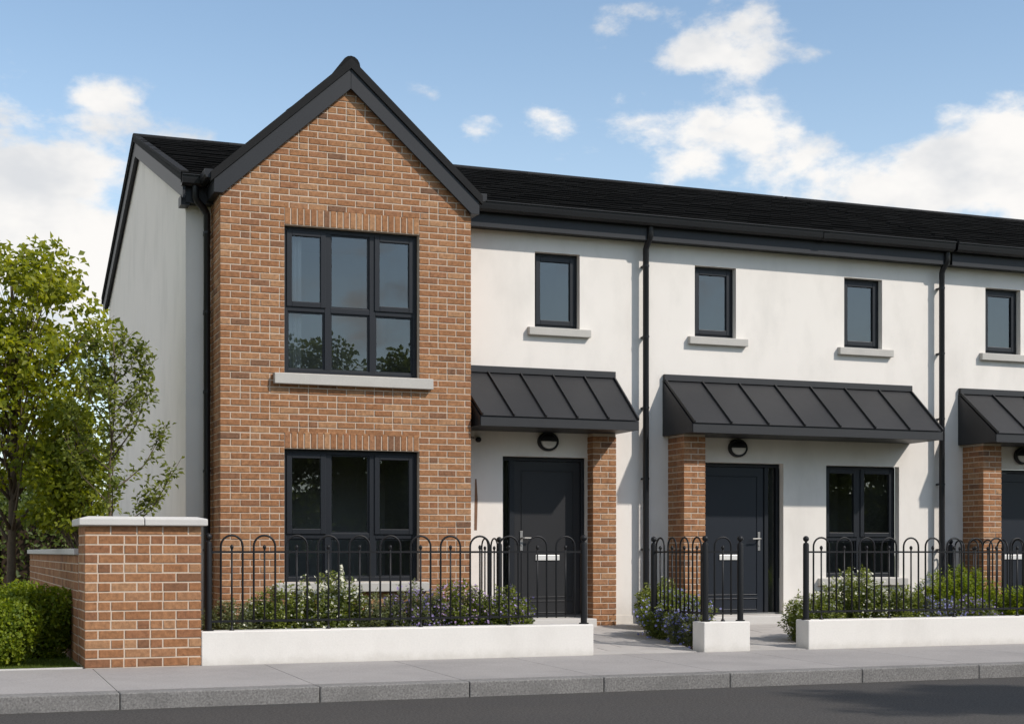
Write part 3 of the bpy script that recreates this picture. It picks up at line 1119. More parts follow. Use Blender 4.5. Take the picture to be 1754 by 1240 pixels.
window(house, *WL, YB, .085, vs=(2.972, 3.512), hz=1.275, sashes=(0, 2), sill=(2.335, 4.165, .085), sill_h=.115)
window(house, *W1, YM, .09, sashes=(0,), sill=(5.70, 6.555, .07), sill_h=.11)
# roofs
main_roof(house, H1X0 - .10, H1X1)
eaves(house, H1X0 - .03, BX0 - .0)
eaves(house, BX1 + .0, H1X1)
gutter_run(house, H1X0 - .09, BX0 - .13)
gutter_run(house, BX1 + .12, H1X1)
# gable end verge: barge boards and boxed foot
for ya, yb in ((2.93, RIDGE_Y), (REAR + .28, RIDGE_Y)):
    za, zb = roof_z(ya), roof_z(yb)
    MB().prism([(H1X0 - .075, ya, za - .26), (H1X0 - .075, yb, zb - .27), (H1X0 - .075, yb, zb - .01), (H1X0 - .075, ya, za - .01)], (.03, 0, 0)).build('barge_board', M['trim'], house)
    MB().prism([(H1X0 - .108, ya - .06, za + .001), (H1X0 - .108, yb, zb + .001), (H1X0 - .108, yb, zb + .040), (H1X0 - .108, ya - .06, za + .040)], (.09, 0, 0)).build('verge_trim', M['tile'], house)
    MB().prism([(H1X0 - .045, ya + .06, za - .20), (H1X0 - .045, yb, zb - .22), (H1X0 - .045, yb, zb - .19), (H1X0 - .045, ya + .06, za - .17)], (.055, 0, 0)).build('verge_soffit', M['trim'], house)
MB().box(H1X0 - .08, H1X0 + .02, 3.02, YM + .03, 5.09, 5.20).build('eaves_box', M['trim'], house)
# bay roof: two slopes running back into the main roof
Yv = YB - .065
BZ = 6.79                       # ridge of the bay roof
EX = 1.60                       # half width at the eave
ez = BZ - RAKE * EX
yback = EY + (BZ - EZ) / SL + .25
mb = MB()
t = .05
mb.prism([(BAX - EX, Yv + .03, ez), (BAX, Yv + .03, BZ), (BAX + EX, Yv + .03, ez), (BAX + EX, Yv + .03, ez - t), (BAX, Yv + .03, BZ - t), (BAX - EX, Yv + .03, ez - t)], (0, yback - Yv, 0))
broof = mb.build('bay_roof', M['tile'], house)
sl_len = EX * math.sqrt(1 + RAKE * RAKE)
tiles((BAX + EX, Yv, ez + .002), (0, 1, 0), (-1, 0, RAKE), yback - Yv, sl_len, M['tile'], broof, lift=.024)
tiles((BAX - EX, Yv, ez + .002), (0, 1, 0), (1, 0, RAKE), yback - Yv, sl_len, M['tile'], broof, lift=.024)
y = Yv - .02
while y < yback - .1:
    prof = [(BAX - .11 * math.cos(math.pi * k / 8), y, BZ - .06 + .12 * math.sin(math.pi * k / 8)) for k in range(9)]
    MB().prism(prof, (0, .444, 0)).build('ridge_tile', M['tile'], broof)
    y += .45
for sg in (-1, 1):
    # verge trim (upper, proud) and barge board (lower, set back), each cut plumb at the apex and level at the foot
    def P(dx, z, y):
        return (BAX + sg * dx, y, z)
    v0 = .115
    MB().prism([P(0, BZ + .03, Yv - .035), P(EX + .02, ez + .01, Yv - .035), P(EX + .02, ez - .095, Yv - .035), P(0, BZ + .03 - v0, Yv - .035)], (0, .06, 0)).build('verge_trim', M['tile'], house)
    lo = APEX
    MB().prism([P(0, BZ - .083, Yv - .012), P(EX - .015, BZ - .083 - RAKE * (EX - .015), Yv - .012), P(EX - .015, 5.135, Yv - .012), P((lo - 5.135) / RAKE, 5.135, Yv - .012), P(0, lo, Yv - .012)], (0, .03, 0)).build('barge_board', M['trim'], house, bevel=.004)
    MB().prism([P(0, lo + .04, Yv + .019), P((lo - 5.135) / RAKE, 5.175, Yv + .019), P(EX - .02, 5.175, Yv + .019), P(EX - .02, ez - .06, Yv + .019), P(0, BZ - .07, Yv + .019)], (0, YB - Yv - .03, 0)).build('gable_soffit', M['trim'], house)
    # boxed eaves and gutter along the cheek of the bay
    xa, xb = sorted((BAX + sg * (hw - .02), BAX + sg * (EX - .02)))
    MB().box(xa, xb, Yv + .02, 3.02, 5.14, 5.30).build('eaves_box', M['trim'], house)
    xa, xb = sorted((BAX + sg * (EX - .015), BAX + sg * (EX + .085)))
    MB().prism([(xa, Yv + .0, 5.395), (xb, Yv, 5.395), (xb, Yv, 5.33), (xb - .02 * 1, Yv, 5.30), (xa + .02, Yv, 5.30), (xa, Yv, 5.33)], (0, .62, 0)).build('bay_gutter', M['gutter'], house)
downpipe(house, 1.640, 3.04, 5.29, .03, swan=(-.15, -.11))
downpipe(house, 7.31, 3.09, 5.30, .13, swan=(.012, -.11))
canopy(house, BX1 + .004, 6.90, BX1 + .09, 6.885, 5)
# brick pillar beside the door
PX0, PX1 = 6.535, 6.85
PY = YM - .17
mb = MB().box(PX0, PX1, PY, YM - .001, .0, 2.60)
pil = mb.build('pillar', M['mortar'], house)
z, r = .13 - ch, 0
while z < 2.60 - ch * .5:
    bk.front_course(PX0 - .006, PX1 + .006, PY, z, min(z + ch, 2.60), PX0 + (.105 if r % 2 else .21), pil, pitch=.42, half_p=0)
    bk.side_course(PY + .093, YM - .001, PX0, z, min(z + ch, 2.60), 0, pil, pitch=3, half_p=0)
    z += ch; r += 1
bk.emit(M['brick'], 300)
wall_light(house, 5.97, 2.49, YM)
door(house, *D1, YM, .10, (5.56, 6.48), (5.415, 5.495), M['door'])
MB().box(5.30, 6.53, 2.90, YM + .12, .02, .243).build('step', M['cap'], house, bevel=.008)
MB().box(PX1 + .001, H1X1, YM - .014, YM + .01, -.05, .265).build('plinth', M['render'], house)
# old fixing and rust run on the render beside the bay
fx = MB().tube([(4.80, YM, 2.53), (4.84, YM - .05, 2.52), (4.96, YM - .06, 2.51)], .008, 6)
fx.lathe(5.03, 2.49, [(.028, 0), (.034, .01), (.034, .05), (.022, .06)], 10, 'y', YM - .001)
fx.build('wall_fixing', M['gutter'], house)
mb = MB().prism([(4.985, YM - .003, 1.36), (5.02, YM - .003, 1.36), (5.03, YM - .003, 1.75), (5.015, YM - .003, 2.0), (4.995, YM - .003, 2.0), (4.99, YM - .003, 1.7)], (0, .002, 0))
mb.build('rust_streak', M['rust'], house)

# ---- middle townhouse, built once; the next one along the row is its copy
mid = thing('mid_townhouse', (9.67, YM, 0), 'white rendered townhouse with navy door between the two long drainpipes', 'house', 'terraced houses')
W2 = (8.08, 8.70, 3.942, 4.880)
W3 = (10.393, 11.012, 3.910, 4.873)
W5 = (10.103, 11.292, .735, 2.276)
D2 = (8.10, 9.43, .245, 2.282)
mb = MB()
facade(mb, H1X1 + .001, H2X1, -.1, EAVE, YM, [W2, W3, W5, D2], .10)
mb.build('wall', M['render'], mid)
MB().box(H1X1, H2X1, REAR - .2, REAR - .01, -.1, EAVE).build('rear_wall', M['render'], mid)
main_roof(mid, H1X1 + .002, H2X1)
eaves(mid, H1X1 + .001, H2X1)
gutter_run(mid, H1X1 + .001, H2X1)
window(mid, *W2, YM, .09, sashes=(0,), sill=(7.975, 8.85, .07), sill_h=.11)
window(mid, *W3, YM, .09, sashes=(0,), sill=(10.285, 11.16, .07), sill_h=.11)
window(mid, *W5, YM, .10, vs=(10.69,), hz=1.275, sashes=(0, 1), sill=(9.97, 11.40, .07), sill_h=.11)
canopy(mid, 7.615, 11.47, 7.65, 11.44, 7)
downpipe(mid, 11.93, 3.09, 5.30, .13, swan=(.012, -.11))
wall_light(mid, 8.71, 2.475, YM)
door(mid, *D2, YM, .11, (8.16, 9.20), (9.26, 9.36), M['door_blue'])
MB().box(8.06, 9.62, 2.80, YM + .12, .02, .243).build('step', M['cap'], mid, bevel=.008)
MB().box(9.63, H2X1, YM - .014, YM + .01, -.05, .265).build('plinth', M['render'], mid)
MB().box(H1X1 + .001, 7.69, YM - .014, YM + .01, -.05, .265).build('plinth', M['render'], mid)
PX0, PX1, PY = 7.69, 7.99, YM - .45
pil = MB().box(PX0, PX1, PY, YM - .001, .0, 2.604).build('pillar', M['mortar'], mid)
bk = Bricks()
z, r = .14 - ch, 0
while z < 2.60 - ch * .5:
    bk.front_course(PX0 - .006, PX1 + .006, PY, z, min(z + ch, 2.602), PX0 + (.10 if r % 2 else .20), pil, pitch=.42, half_p=0)
    bk.side_course(PY + .093, YM - .001, PX0, z, min(z + ch, 2.602), PY + .093 + (.225 if r % 2 else .1125), pil, pitch=.225, half_p=.1)
    z += ch; r += 1
bk.emit(M['brick'], 300)
third = copy_tree(mid, (4.683, 0, 0))
third['label'] = 'white townhouse at the far right end of the row, past the second drainpipe'
# ---- the row goes on beyond the frame
rest = thing('row_townhouse', (19.0, YM, 0), 'next townhouse of the row, only its black roof slope in view', 'house', 'terraced houses')
mb = MB()
facade(mb, 16.675, 21.3, -.1, EAVE, YM, [], .1)
mb.build('wall', M['render'], rest)
main_roof(rest, 16.676, 21.3)
eaves(rest, 16.676, 21.3)

# ------------------------------------------------------------------ brick pier and garden wall
pier = thing('brick_pier', (.55, .36, 0), 'square brick pier with a pale two piece concrete cap at the pavement edge', 'pier')
PW0, PW1, PD, PH = .012, 1.088, .73, 1.335
body = MB().box(PW0 + .006, PW1 - .006, .006, PD - .006, -.06, PH).build('core', M['mortar'], pier)
bk = Bricks()
pc = PH / 15
for r in range(15):
    z0, z1 = r * pc, (r + 1) * pc
    kw = dict(pitch=.240, joint=.0135, half_p=.22)
    bk.front_course(PW0, PW1, .007, z0, z1, PW0 + (.12 if r % 2 else .235), body, **kw)
    bk.side_course(.10, PD, PW0 + .007, z0, z1, .10 + (.0 if r % 2 else .12), body, **kw)
    bk.side_course(.10, PD, PW1 - .007, z0, z1, .10 + (.0 if r % 2 else .12), body, sgn=1, **kw)
bk.emit(M['brick_pier'], 300)
for a, b in ((PW0 - .055, .548), (.554, PW1 + .055)):
    z0, z1 = PH + .002, PH + .088
    mb = MB()
    y0, y1 = -.055, PD + .055
    la, lb = (.09 if a < 0 else .0), (.0 if a < 0 else .09)
    mb.v = [(a, y0, z0), (b, y0, z0), (b, y1, z0), (a, y1, z0), (a, y0, z1 - .022), (b, y0, z1 - .022), (b, y1, z1 - .022), (a, y1, z1 - .022),
            (a + la, y0 + .09, z1), (b - lb, y0 + .09, z1), (b - lb, y1 - .09, z1), (a + la, y1 - .09, z1)]
    mb.f = [(3, 2, 1, 0), (0, 1, 5, 4), (1, 2, 6, 5), (2, 3, 7, 6), (3, 0, 4, 7), (4, 5, 9, 8), (5, 6, 10, 9), (6, 7, 11, 10), (7, 4, 8, 11), (8, 9, 10, 11)]
    mb.build('cap_stone', M['cap'], pier, bevel=.008)

gw = thing('garden_wall', (.12, 5.0, 0), 'long low brick garden wall with flat coping running back behind the pier', 'wall')
GH = 1.06
core = MB().box(.012, .23, PD + .002, 9.4, -.06, GH).build('core', M['mortar'], gw)
bk = Bricks()
for r in range(12):
    pc2 = GH / 12
    bk.side_course(PD + .004, 9.4, .012, r * pc2, (r + 1) * pc2, PD + (.0 if r % 2 else .12), core, pitch=.24, joint=.011)
bk.emit(M['brick_pier'], 60)
y = PD + .004
while y < 9.35:
    MB().box(-.03, .27, y, min(y + .86, 9.42) - .006, GH + .001, GH + .062).build('coping_stone', M['cap'], gw, bevel=.006)
    y += .86

# ------------------------------------------------------------------ low rendered walls
LW = .325


def low_wall(x0, x1, label):
    mb = MB()
    n = max(1, int((x1 - x0) / .5))
    mb.box(x0, x1, .0, .27, -.06, LW)
    return tag(mb.build('low_wall', M['render_low'], bevel=.010), label, 'low wall', 'low walls along the pavement')


low_wall(PW1 + .002, 5.195, 'long white rendered low wall joined to the brick pier')
low_wall(6.506, 7.076, 'short white block of low wall standing between the two path openings')
low_wall(7.82, 18.5, 'long white low wall under the right hand railing, running out of the picture')

# ------------------------------------------------------------------ railings
ZB0, ZRAIL, ZLOW, ZBOW = LW, 1.088, .415, 1.27
BOW = {}


def bow_mesh(w):
    k = round(w, 3)
    if k not in BOW:
        mb = MB()
        r = w / 2
        path = [(-r, 0, 0), (-r, 0, .3), (-r, 0, ZBOW - r - ZLOW)] + [(-r * math.cos(math.pi * i / 12), 0, ZBOW - r - ZLOW + r * math.sin(math.pi * i / 12)) for i in range(1, 12)] + [(r, 0, ZBOW - r - ZLOW), (r, 0, .3), (r, 0, 0)]
        mb.tube([(x, y, z - .02) for x, y, z in path], .0105, 8)
        me = bpy.data.meshes.new('bow')
        me.from_pydata(mb.v, [], mb.f)
        me.polygons.foreach_set('use_smooth', [True] * len(me.polygons))
        me.materials.append(M['iron'])
        BOW[k] = me
    return BOW[k]


def bar_mesh(kind):
    if kind not in BOW:
        mb = MB()
        ht = 1.115 - ZLOW
        bot = -.02 if kind == 'bar' else -(ZLOW - LW)
        mb.tube([(0, 0, bot), (0, 0, ht)], .0095, 8)
        mb.lathe(0, 0, [(.006, ht - .01), (.014, ht + .004), (.0185, ht + .02), (.014, ht + .036), (.004, ht + .045)], 10)
        if kind != 'bar':
            mb.lathe(0, 0, [(.026, bot), (.024, bot + .01), (.010, bot + .03), (.0095, bot + .05)], 8)
        me = bpy.data.meshes.new('bar')
        me.from_pydata(mb.v, [], mb.f)
        me.polygons.foreach_set('use_smooth', [True] * len(me.polygons))
        me.materials.append(M['iron'])
        BOW[kind] = me
    return BOW[kind]


def railing(p0, p1, label, posts=(1, 1), pitch=.302, zshift=0.0, bow_w=.205, start=None):
    p0, p1 = Vector((*p0, 0)), Vector((*p1, 0))
    d = p1 - p0
    ln = d.length
    d.normalize()
    ang = math.atan2(d.y, d.x)
    rt = thing('iron_railing', ((p0.x + p1.x) / 2, (p0.y + p1.y) / 2, LW), label, 'railing', 'black bow topped railings')

    def rod(z, hw_, hh, nm):
        mb = MB()
        nrm = Vector((-d.y, d.x, 0)) * hw_
        a, b = p0 + d * .02, p1 - d * .02
        mb.prism([a - nrm + Vector((0, 0, z - hh)), a + nrm + Vector((0, 0, z - hh)), a + nrm + Vector((0, 0, z + hh)), a - nrm + Vector((0, 0, z + hh))], b - a)
        mb.build(nm, M['iron'], rt)
    rod(ZRAIL, .0085, .010, 'top_rail')
    rod(ZLOW, .0085, .011, 'bottom_rail')
    for has, p in ((posts[0], p0), (posts[1], p1)):
        if has:
            mb = MB()
            mb.lathe(p.x, p.y, [(.052, LW + .0), (.052, LW + .012), (.040, LW + .014)], 4 if False else 16)
            mb.lathe(p.x, p.y, [(.034, LW + .012), (.034, 1.165), (.030, 1.185), (.014, 1.195), (.013, 1.205)], 16)
            po = mb.build('post', M['iron'], rt, smooth='auto')
            b = MB()
            b.lathe(p.x, p.y, [(.034 * math.cos(math.radians(a)) + .0005, 1.235 + .034 * math.sin(math.radians(a))) for a in range(-85, 90, 17)], 16)
            b.build('finial', M['iron'], po, smooth=True)
    x = start if start is not None else .18
    k = 0
    while x + .10 < ln - .05:
        c = p0 + d * x
        o = link('bow', bow_mesh(bow_w), rt, (c.x, c.y, ZLOW)); o.rotation_euler.z = ang
        o = link('bar', bar_mesh('bar' if k % 3 else 'foot_bar'), rt, (c.x, c.y, ZLOW)); o.rotation_euler.z = ang
        x += pitch
        k += 1
    return rt


railing((1.178, .13), (5.138, .13), 'long black iron railing on the low wall beside the brick pier', start=.226, pitch=.3203, bow_w=.212)
railing((4.985, 2.30), (4.955, 3.17), 'short black side railing against the wall beside the brick bay corner', posts=(1, 0), start=.16)
railing((6.59, 1.40), (6.59, .13), 'black railing running back from the white block beside the blue flowers', posts=(1, 0), start=.17)
railing((6.59, .13), (7.026, .13), 'short black railing of one bow between two posts on the white block', posts=(1, 1), start=.218)
railing((7.868, .13), (18.3, .13), 'long black railing on the right hand low wall, running out of the picture', posts=(1, 0), start=.20, pitch=.3025)
railing((12.10, 3.12), (12.10, .16), 'black dividing railing coming out from the second drainpipe between two gardens', posts=(1, 0), start=.2)

# ------------------------------------------------------------------ foliage
Zax = np.array([0, 0, 1.0])


def leaf_obj(name, P, A, Nn, Ls, Ws, material, parent=None, loc=None, kind=None, fold=.25):
    """One mesh of bent four-cornered leaves: P base points, A axes, Nn normals, Ls lengths, Ws widths."""
    n = len(P)
    A = A / np.linalg.norm(A, axis=1)[:, None]
    S = np.cross(A, Nn)
    sl = np.linalg.norm(S, axis=1)
    S[sl < 1e-6] = (1, 0, 0)
    S = S / np.maximum(sl, 1e-6)[:, None]
    Nn = np.cross(S, A)
    L_, W_ = Ls[:, None], Ws[:, None]
    loc = np.array(P.mean(0) if loc is None else loc)
    base = P - loc
    v = np.empty((n, 4, 3))
    v[:, 0] = base
    v[:, 1] = base + A * L_ * .48 + S * W_ * .5 + Nn * W_ * fold
    v[:, 2] = base + A * L_ - Nn * L_ * .12
    v[:, 3] = base + A * L_ * .48 - S * W_ * .5 + Nn * W_ * fold
    me = bpy.data.meshes.new(name)
    me.vertices.add(n * 4)
    me.vertices.foreach_set('co', v.reshape(-1))
    tri = np.array([0, 1, 2, 0, 2, 3])
    idx = (np.arange(n)[:, None] * 4 + tri[None]).reshape(-1)
    me.loops.add(len(idx))
    me.loops.foreach_set('vertex_index', idx.astype(np.int32))
    me.polygons.add(n * 2)
    me.polygons.foreach_set('loop_start', np.arange(0, n * 6, 3, dtype=np.int32))
    me.polygons.foreach_set('loop_total', np.full(n * 2, 3, dtype=np.int32))
    me.materials.append(material)
    me.update()
    me.validate()
    o = link(name, me, parent, loc)
    if kind: o['kind'] = kind
    return o


def rnd_unit(n):
    v = rng.normal(size=(n, 3))
    return v / np.linalg.norm(v, axis=1)[:, None]


def clump_leaves(centres, radii, per, flat=.58, up=.5, out_=.6):
    P, A, Nn = [], [], []
    for c, r, k in zip(centres, radii, per):
        d = rnd_unit(k)
        rr = r * rng.random(k) ** .45
        p = d * rr[:, None]
        p[:, 2] *= flat
        P.append(p + c)
        a = rnd_unit(k) * .8 + d * out_
        a[:, 2] -= .15
        A.append(a)
        nn = rnd_unit(k) * .75 + Zax * up + np.array([.6, -.75, .45]) + d * .3
        Nn.append(nn)
    return np.vstack(P), np.vstack(A), np.vstack(Nn)


def tree(name, base, height, crown, nclump, leaf, material, label, cat='tree', group=None, trunk_r=.09, per=150, clump_r=.42, branch_from=.3, lean=0.0, seed=1,
         shape=None, limbs=26, droop=.0, wfac=.68):
    """crown = (cx, cy, cz, rx, ry, rz) ellipsoid; clumps sit mostly in its outer shell; limbs run from the trunk into them."""
    global rng
    rng = np.random.default_rng(seed)
    rd = random.Random(seed)
    base = Vector(base)
    rt = thing(name, base, label, cat, group)
    cx, cy, cz, rx, ry, rz = crown
    cs = []
    tries = 0
    while len(cs) < nclump and tries < nclump * 60:
        tries += 1
        d = rnd_unit(1)[0]
        q = rng.random() ** .40
        p = np.array([cx + d[0] * rx * q, cy + d[1] * ry * q, cz + d[2] * rz * q])
        if shape and not shape(p, rd):
            continue
        cs.append(p)
    cs = np.array(cs)
    rad = clump_r * rng.uniform(.55, 1.25, len(cs))
    cnt = (per * (rad / clump_r) ** 2 * rng.uniform(.6, 1.2, len(cs))).astype(int) + 6
    P, A, Nn = clump_leaves(cs, rad, cnt)
    Ls = leaf * rng.uniform(.6, 1.25, len(P))
    leaf_obj('crown', P, A, Nn, Ls, Ls * wfac, material, rt, kind='stuff')
    mb = MB()
    top = Vector((cx * .8 + base.x * .2, cy * .8 + base.y * .2, cz + rz * .72))
    path = []
    for i in range(9):
        t = i / 8
        p = base.lerp(top, t)
        p.x += math.sin(t * 4 + seed) * .05 * height / 6
        p.y += math.cos(t * 3 + seed) * .05 * height / 6
        if i == 0: p.z -= .1
        path.append(p)
    mb.tube(path, [trunk_r * (1.25 if i == 0 else (1 - .85 * i / 8)) for i in range(9)], 9)
    mb.build('trunk', M['bark'], rt, smooth=True)
    lm = MB()
    order = rng.permutation(len(cs))[:limbs]
    for j in order:
        c = Vector(cs[j])
        rel = (c.z - base.z) / height
        t = max(branch_from, min(.92, rel - rd.uniform(.12, .26)))
        a = path[0].lerp(path[-1], t)
        k = min(7, int(t * 8)); a = path[k].lerp(path[k + 1], t * 8 - k)
        m1 = a.lerp(c, .5) + Vector((0, 0, -.05 * height / 6 + droop))
        r0 = trunk_r * (1 - .85 * t) * .48
        lm.tube([a, a.lerp(m1, .5), m1, c], [r0, r0 * .8, r0 * .55, r0 * .2], 6)
        for _ in range(2):
            e = c + Vector((rd.uniform(-1, 1), rd.uniform(-1, 1), rd.uniform(-.3, 1))) * clump_r * .9
            lm.tube([m1, m1.lerp(e, .6) + Vector((0, 0, .02)), e], [r0 * .4, r0 * .28, r0 * .1], 5)
    lm.build('limbs', M['bark'], rt, smooth=True)
    return rt


# maple at the left edge: layered, open crown
tree('maple_tree', (-.475, 3.0, 0), 4.7, (-.56, 3.0, 3.16, 1.12, 1.05, 1.55), 125, .084, M['leaf_maple'],
     'tall bright green tree with slim bare trunk at the left edge', 'tree', trunk_r=.060, per=98, clump_r=.265, branch_from=.27, seed=11,
     shape=lambda p, rd: p[2] > 1.85, limbs=46)
tree('leafy_tree', (.31, 2.45, 0), 2.95, (.02, 2.4, 1.86, .46, .50, .98), 80, .070, M['leaf_dark'],
     'dense dark green lower tree between the tall tree and the house gable', 'tree', trunk_r=.04, per=105, clump_r=.22, branch_from=.34, seed=5, limbs=30,
     shape=lambda p, rd: p[2] > 1.33)
for i, (x, y, h, r_, lab) in enumerate([(-3.1, 24.0, 5.2, 2.0, 'hazy green tree in the far distance left of the tall tree trunk'),
                                        (-1.3, 29.0, 4.8, 1.9, 'distant rounded tree seen low behind the tall tree trunk'),
                                        (.9, 33.0, 5.6, 2.2, 'distant green tree showing behind the low garden wall')]):
    tree('background_tree', (x, y, 0), h, (x, y, h * .52, r_, r_ * .9, h * .47), 90, .17, M['leaf_far'], lab, 'tree', 'trees far behind the garden', trunk_r=.09, per=110, clump_r=.62, seed=20 + i, limbs=14)


rng = np.random.default_rng(91)
hd = thing('garden_hedge', (-4.0, 21.0, 0), 'green hedge line far behind the garden wall at the left edge', 'hedge')
mb = MB()
for i in range(14):
    mb.box(-11 + i * 1.0, -10.01 + i * 1.0, 21.2 - .2 * rng.random(), 22.0 + .2 * rng.random(), -.1, 1.5 + .5 * rng.random())
o_ = mb.build('hedge_core', M['soil'], hd)
o_['kind'] = 'stuff'
n = 9000
P = np.stack([rng.uniform(-11, 3, n), 21.0 + rng.normal(0, .22, n), 2.5 * rng.random(n) ** .8], 1)
A = rnd_unit(n) + np.array([.1, -.5, .3])
Ls = .13 * rng.uniform(.6, 1.3, n)
leaf_obj('foliage', P, A, rnd_unit(n) * .8 + np.array([.3, -.7, .5]), Ls, Ls * .6, M['leaf_far'], hd, kind='stuff')


def sapling():
    global rng
    rng = np.random.default_rng(3)
    rd = random.Random(3)
    base = Vector((.405, 1.42, .02))
    rt = thing('sapling', base, 'slender young tree with thin upright branches in front of the grey gable', 'tree')
    st = MB()
    path = [base + Vector((.03 * math.sin(i * .9), .02 * math.cos(i), 3.22 * i / 10)) for i in range(11)]
    st.tube(path, [.021 * (1 - .85 * i / 10) + .003 for i in range(11)], 7)
    st.build('trunk', M['bark'], rt, smooth=True)
    lm = MB()
    P, A, Nn = [], [], []

    def leaves(p0, p1, n, spread):
        for _ in range(n):
            t = rd.random()
            p = p0.lerp(p1, t)
            d = Vector((rd.gauss(0, 1), rd.gauss(0, 1), rd.gauss(.15, .7))).normalized()
            P.append(np.array(p + d * rd.uniform(.0, spread)))
            A.append(np.array(d + Vector((0, 0, rd.uniform(-.5, .4)))))
            Nn.append(np.array(Vector((rd.gauss(0, .6), rd.gauss(0, .6), 1))))
    brs = [(1.15, .70, .92, 0), (1.30, .62, .55, 25), (1.55, .52, .75, 195), (1.7, .60, .72, 10), (1.9, .42, .62, 170), (2.05, .46, .80, 330), (2.2, .40, .6, 40), (2.35, .34, .62, 200),
           (2.5, .36, .60, 5), (2.65, .28, .5, 160), (2.8, .26, .46, 350), (2.95, .2, .36, 190), (3.05, .16, .3, 30), (1.4, .40, .55, 270), (1.8, .4, .6, 90), (2.2, .35, .55, 250), (2.6, .3, .5, 100)]
    for z, reach, rise, an in brs:
        a = base + Vector((0, 0, z - .02))
        an = R(an + rd.uniform(-12, 12))
        e = a + Vector((math.cos(an) * reach, math.sin(an) * reach, rise))
        m1 = a.lerp(e, .5) + Vector((math.cos(an) * .06, math.sin(an) * .06, -.06))
        lm.tube([a, a.lerp(m1, .5), m1, m1.lerp(e, .5), e], [.0085, .0075, .006, .0045, .002], 5)
        leaves(a.lerp(m1, .55), m1, 26, .09)
        leaves(m1, e, 60, .085)
        for _ in range(4):
            q = m1.lerp(e, rd.uniform(0, .8))
            f = q + Vector((rd.uniform(-1, 1), rd.uniform(-1, 1), rd.uniform(.1, 1))) * .17
            lm.tube([q, f], [.0035, .0015], 4)
            leaves(q, f, 16, .06)
    leaves(path[6], path[10], 190, .13)
    lm.build('branches', M['bark'], rt, smooth=True)
    P, A, Nn = map(np.array, (P, A, Nn))
    Ls = .064 * rng.uniform(.6, 1.25, len(P))
    leaf_obj('crown', P, A, Nn, Ls, Ls * .60, M['leaf_sap'], rt, kind='stuff')


sapling()


def clipped_bush(c, r, label, n, seed, sq=1.0, lumps=16):
    global rng
    rng = np.random.default_rng(seed)
    rt = thing('round_bush', (c[0], c[1], 0), label, 'bush', 'rounded bushes by the pier')
    cc = np.array([c[0], c[1], r * .92])
    d = rnd_unit(lumps)
    cs = cc + d * r * .55 * np.array([1, 1, sq])
    cs = np.vstack([cs, [cc]])
    rad = np.append(rng.uniform(.38, .55, lumps) * r, r * .8)
    P, A, Nn = [], [], []
    for q, rr in zip(cs, rad):
        k = int(n * (rr / r) ** 2)
        dd = rnd_unit(k)
        P.append(q + dd * rr * rng.uniform(.78, 1.06, k)[:, None] * np.array([1, 1, sq]))
        A.append(dd * .7 + rnd_unit(k) * .8 + Zax * .25)
        Nn.append(dd + rnd_unit(k) * .55)
    P, A, Nn = map(np.vstack, (P, A, Nn))
    keep = P[:, 2] > -.02
    P, A, Nn = P[keep], A[keep], Nn[keep]
    Ls = .040 * rng.uniform(.6, 1.3, len(P))
    leaf_obj('foliage', P, A, Nn, Ls, Ls * .68, M['leaf_box'], rt, kind='stuff')
    st = MB()
    for k in range(9):
        an = k * 2.4
        e = Vector(cc) + Vector((math.cos(an) * r * .6, math.sin(an) * r * .6, r * (.1 + .5 * (k % 3) / 2)))
        st.tube([(c[0] + .02 * math.cos(an), c[1] + .02 * math.sin(an), -.03), Vector((c[0], c[1], .1)).lerp(e, .5), e], [.010, .007, .003], 5)
    st.build('stems', M['bark'], rt, smooth=True)


clipped_bush((-.66, .62), .335, 'smaller clipped round bush nearest the pavement at the left edge', 2600, 31)
clipped_bush((-.33, 1.62), .43, 'larger round bush tucked against the side of the brick garden wall', 2900, 32)
clipped_bush((-.95, 2.25), .47, 'dark round bush behind the smaller one at the left edge', 2600, 33)

# grass in the verge
rng = np.random.default_rng(40)
n = 26000
P = np.stack([rng.uniform(-2.6, -.01, n), .09 + 2.4 * rng.random(n) ** 1.6, np.full(n, -.036)], 1)
A = rnd_unit(n) * .45 + Zax
Ls = rng.uniform(.03, .075, n)
leaf_obj('grass', P, A, rnd_unit(n), Ls, np.full(n, .006), M['grass'], kind='stuff', fold=.1)
tag(bpy.data.objects['grass'], 'short green grass of the verge beside the pavement', 'grass')

def petals(P, size, material, parent, name='flowers'):
    """Little five petalled flowers facing up and outwards."""
    n = len(P)
    up = rnd_unit(n) * .7 + np.array([0, -.5, .8])
    up /= np.linalg.norm(up, axis=1)[:, None]
    t = np.cross(up, rnd_unit(n)); t /= np.linalg.norm(t, axis=1)[:, None]
    b = np.cross(up, t)
    Ps, As, Ns = [], [], []
    for k in range(5):
        an = 2 * math.pi * k / 5
        a = t * math.cos(an) + b * math.sin(an) + up * .25
        Ps.append(P); As.append(a); Ns.append(up)
    Ps, As, Ns = map(np.vstack, (Ps, As, Ns))
    Ls = np.tile(size * rng.uniform(.7, 1.2, n), 5)
    return leaf_obj(name, Ps, As, Ns, Ls, Ls * .8, material, parent, kind='stuff')


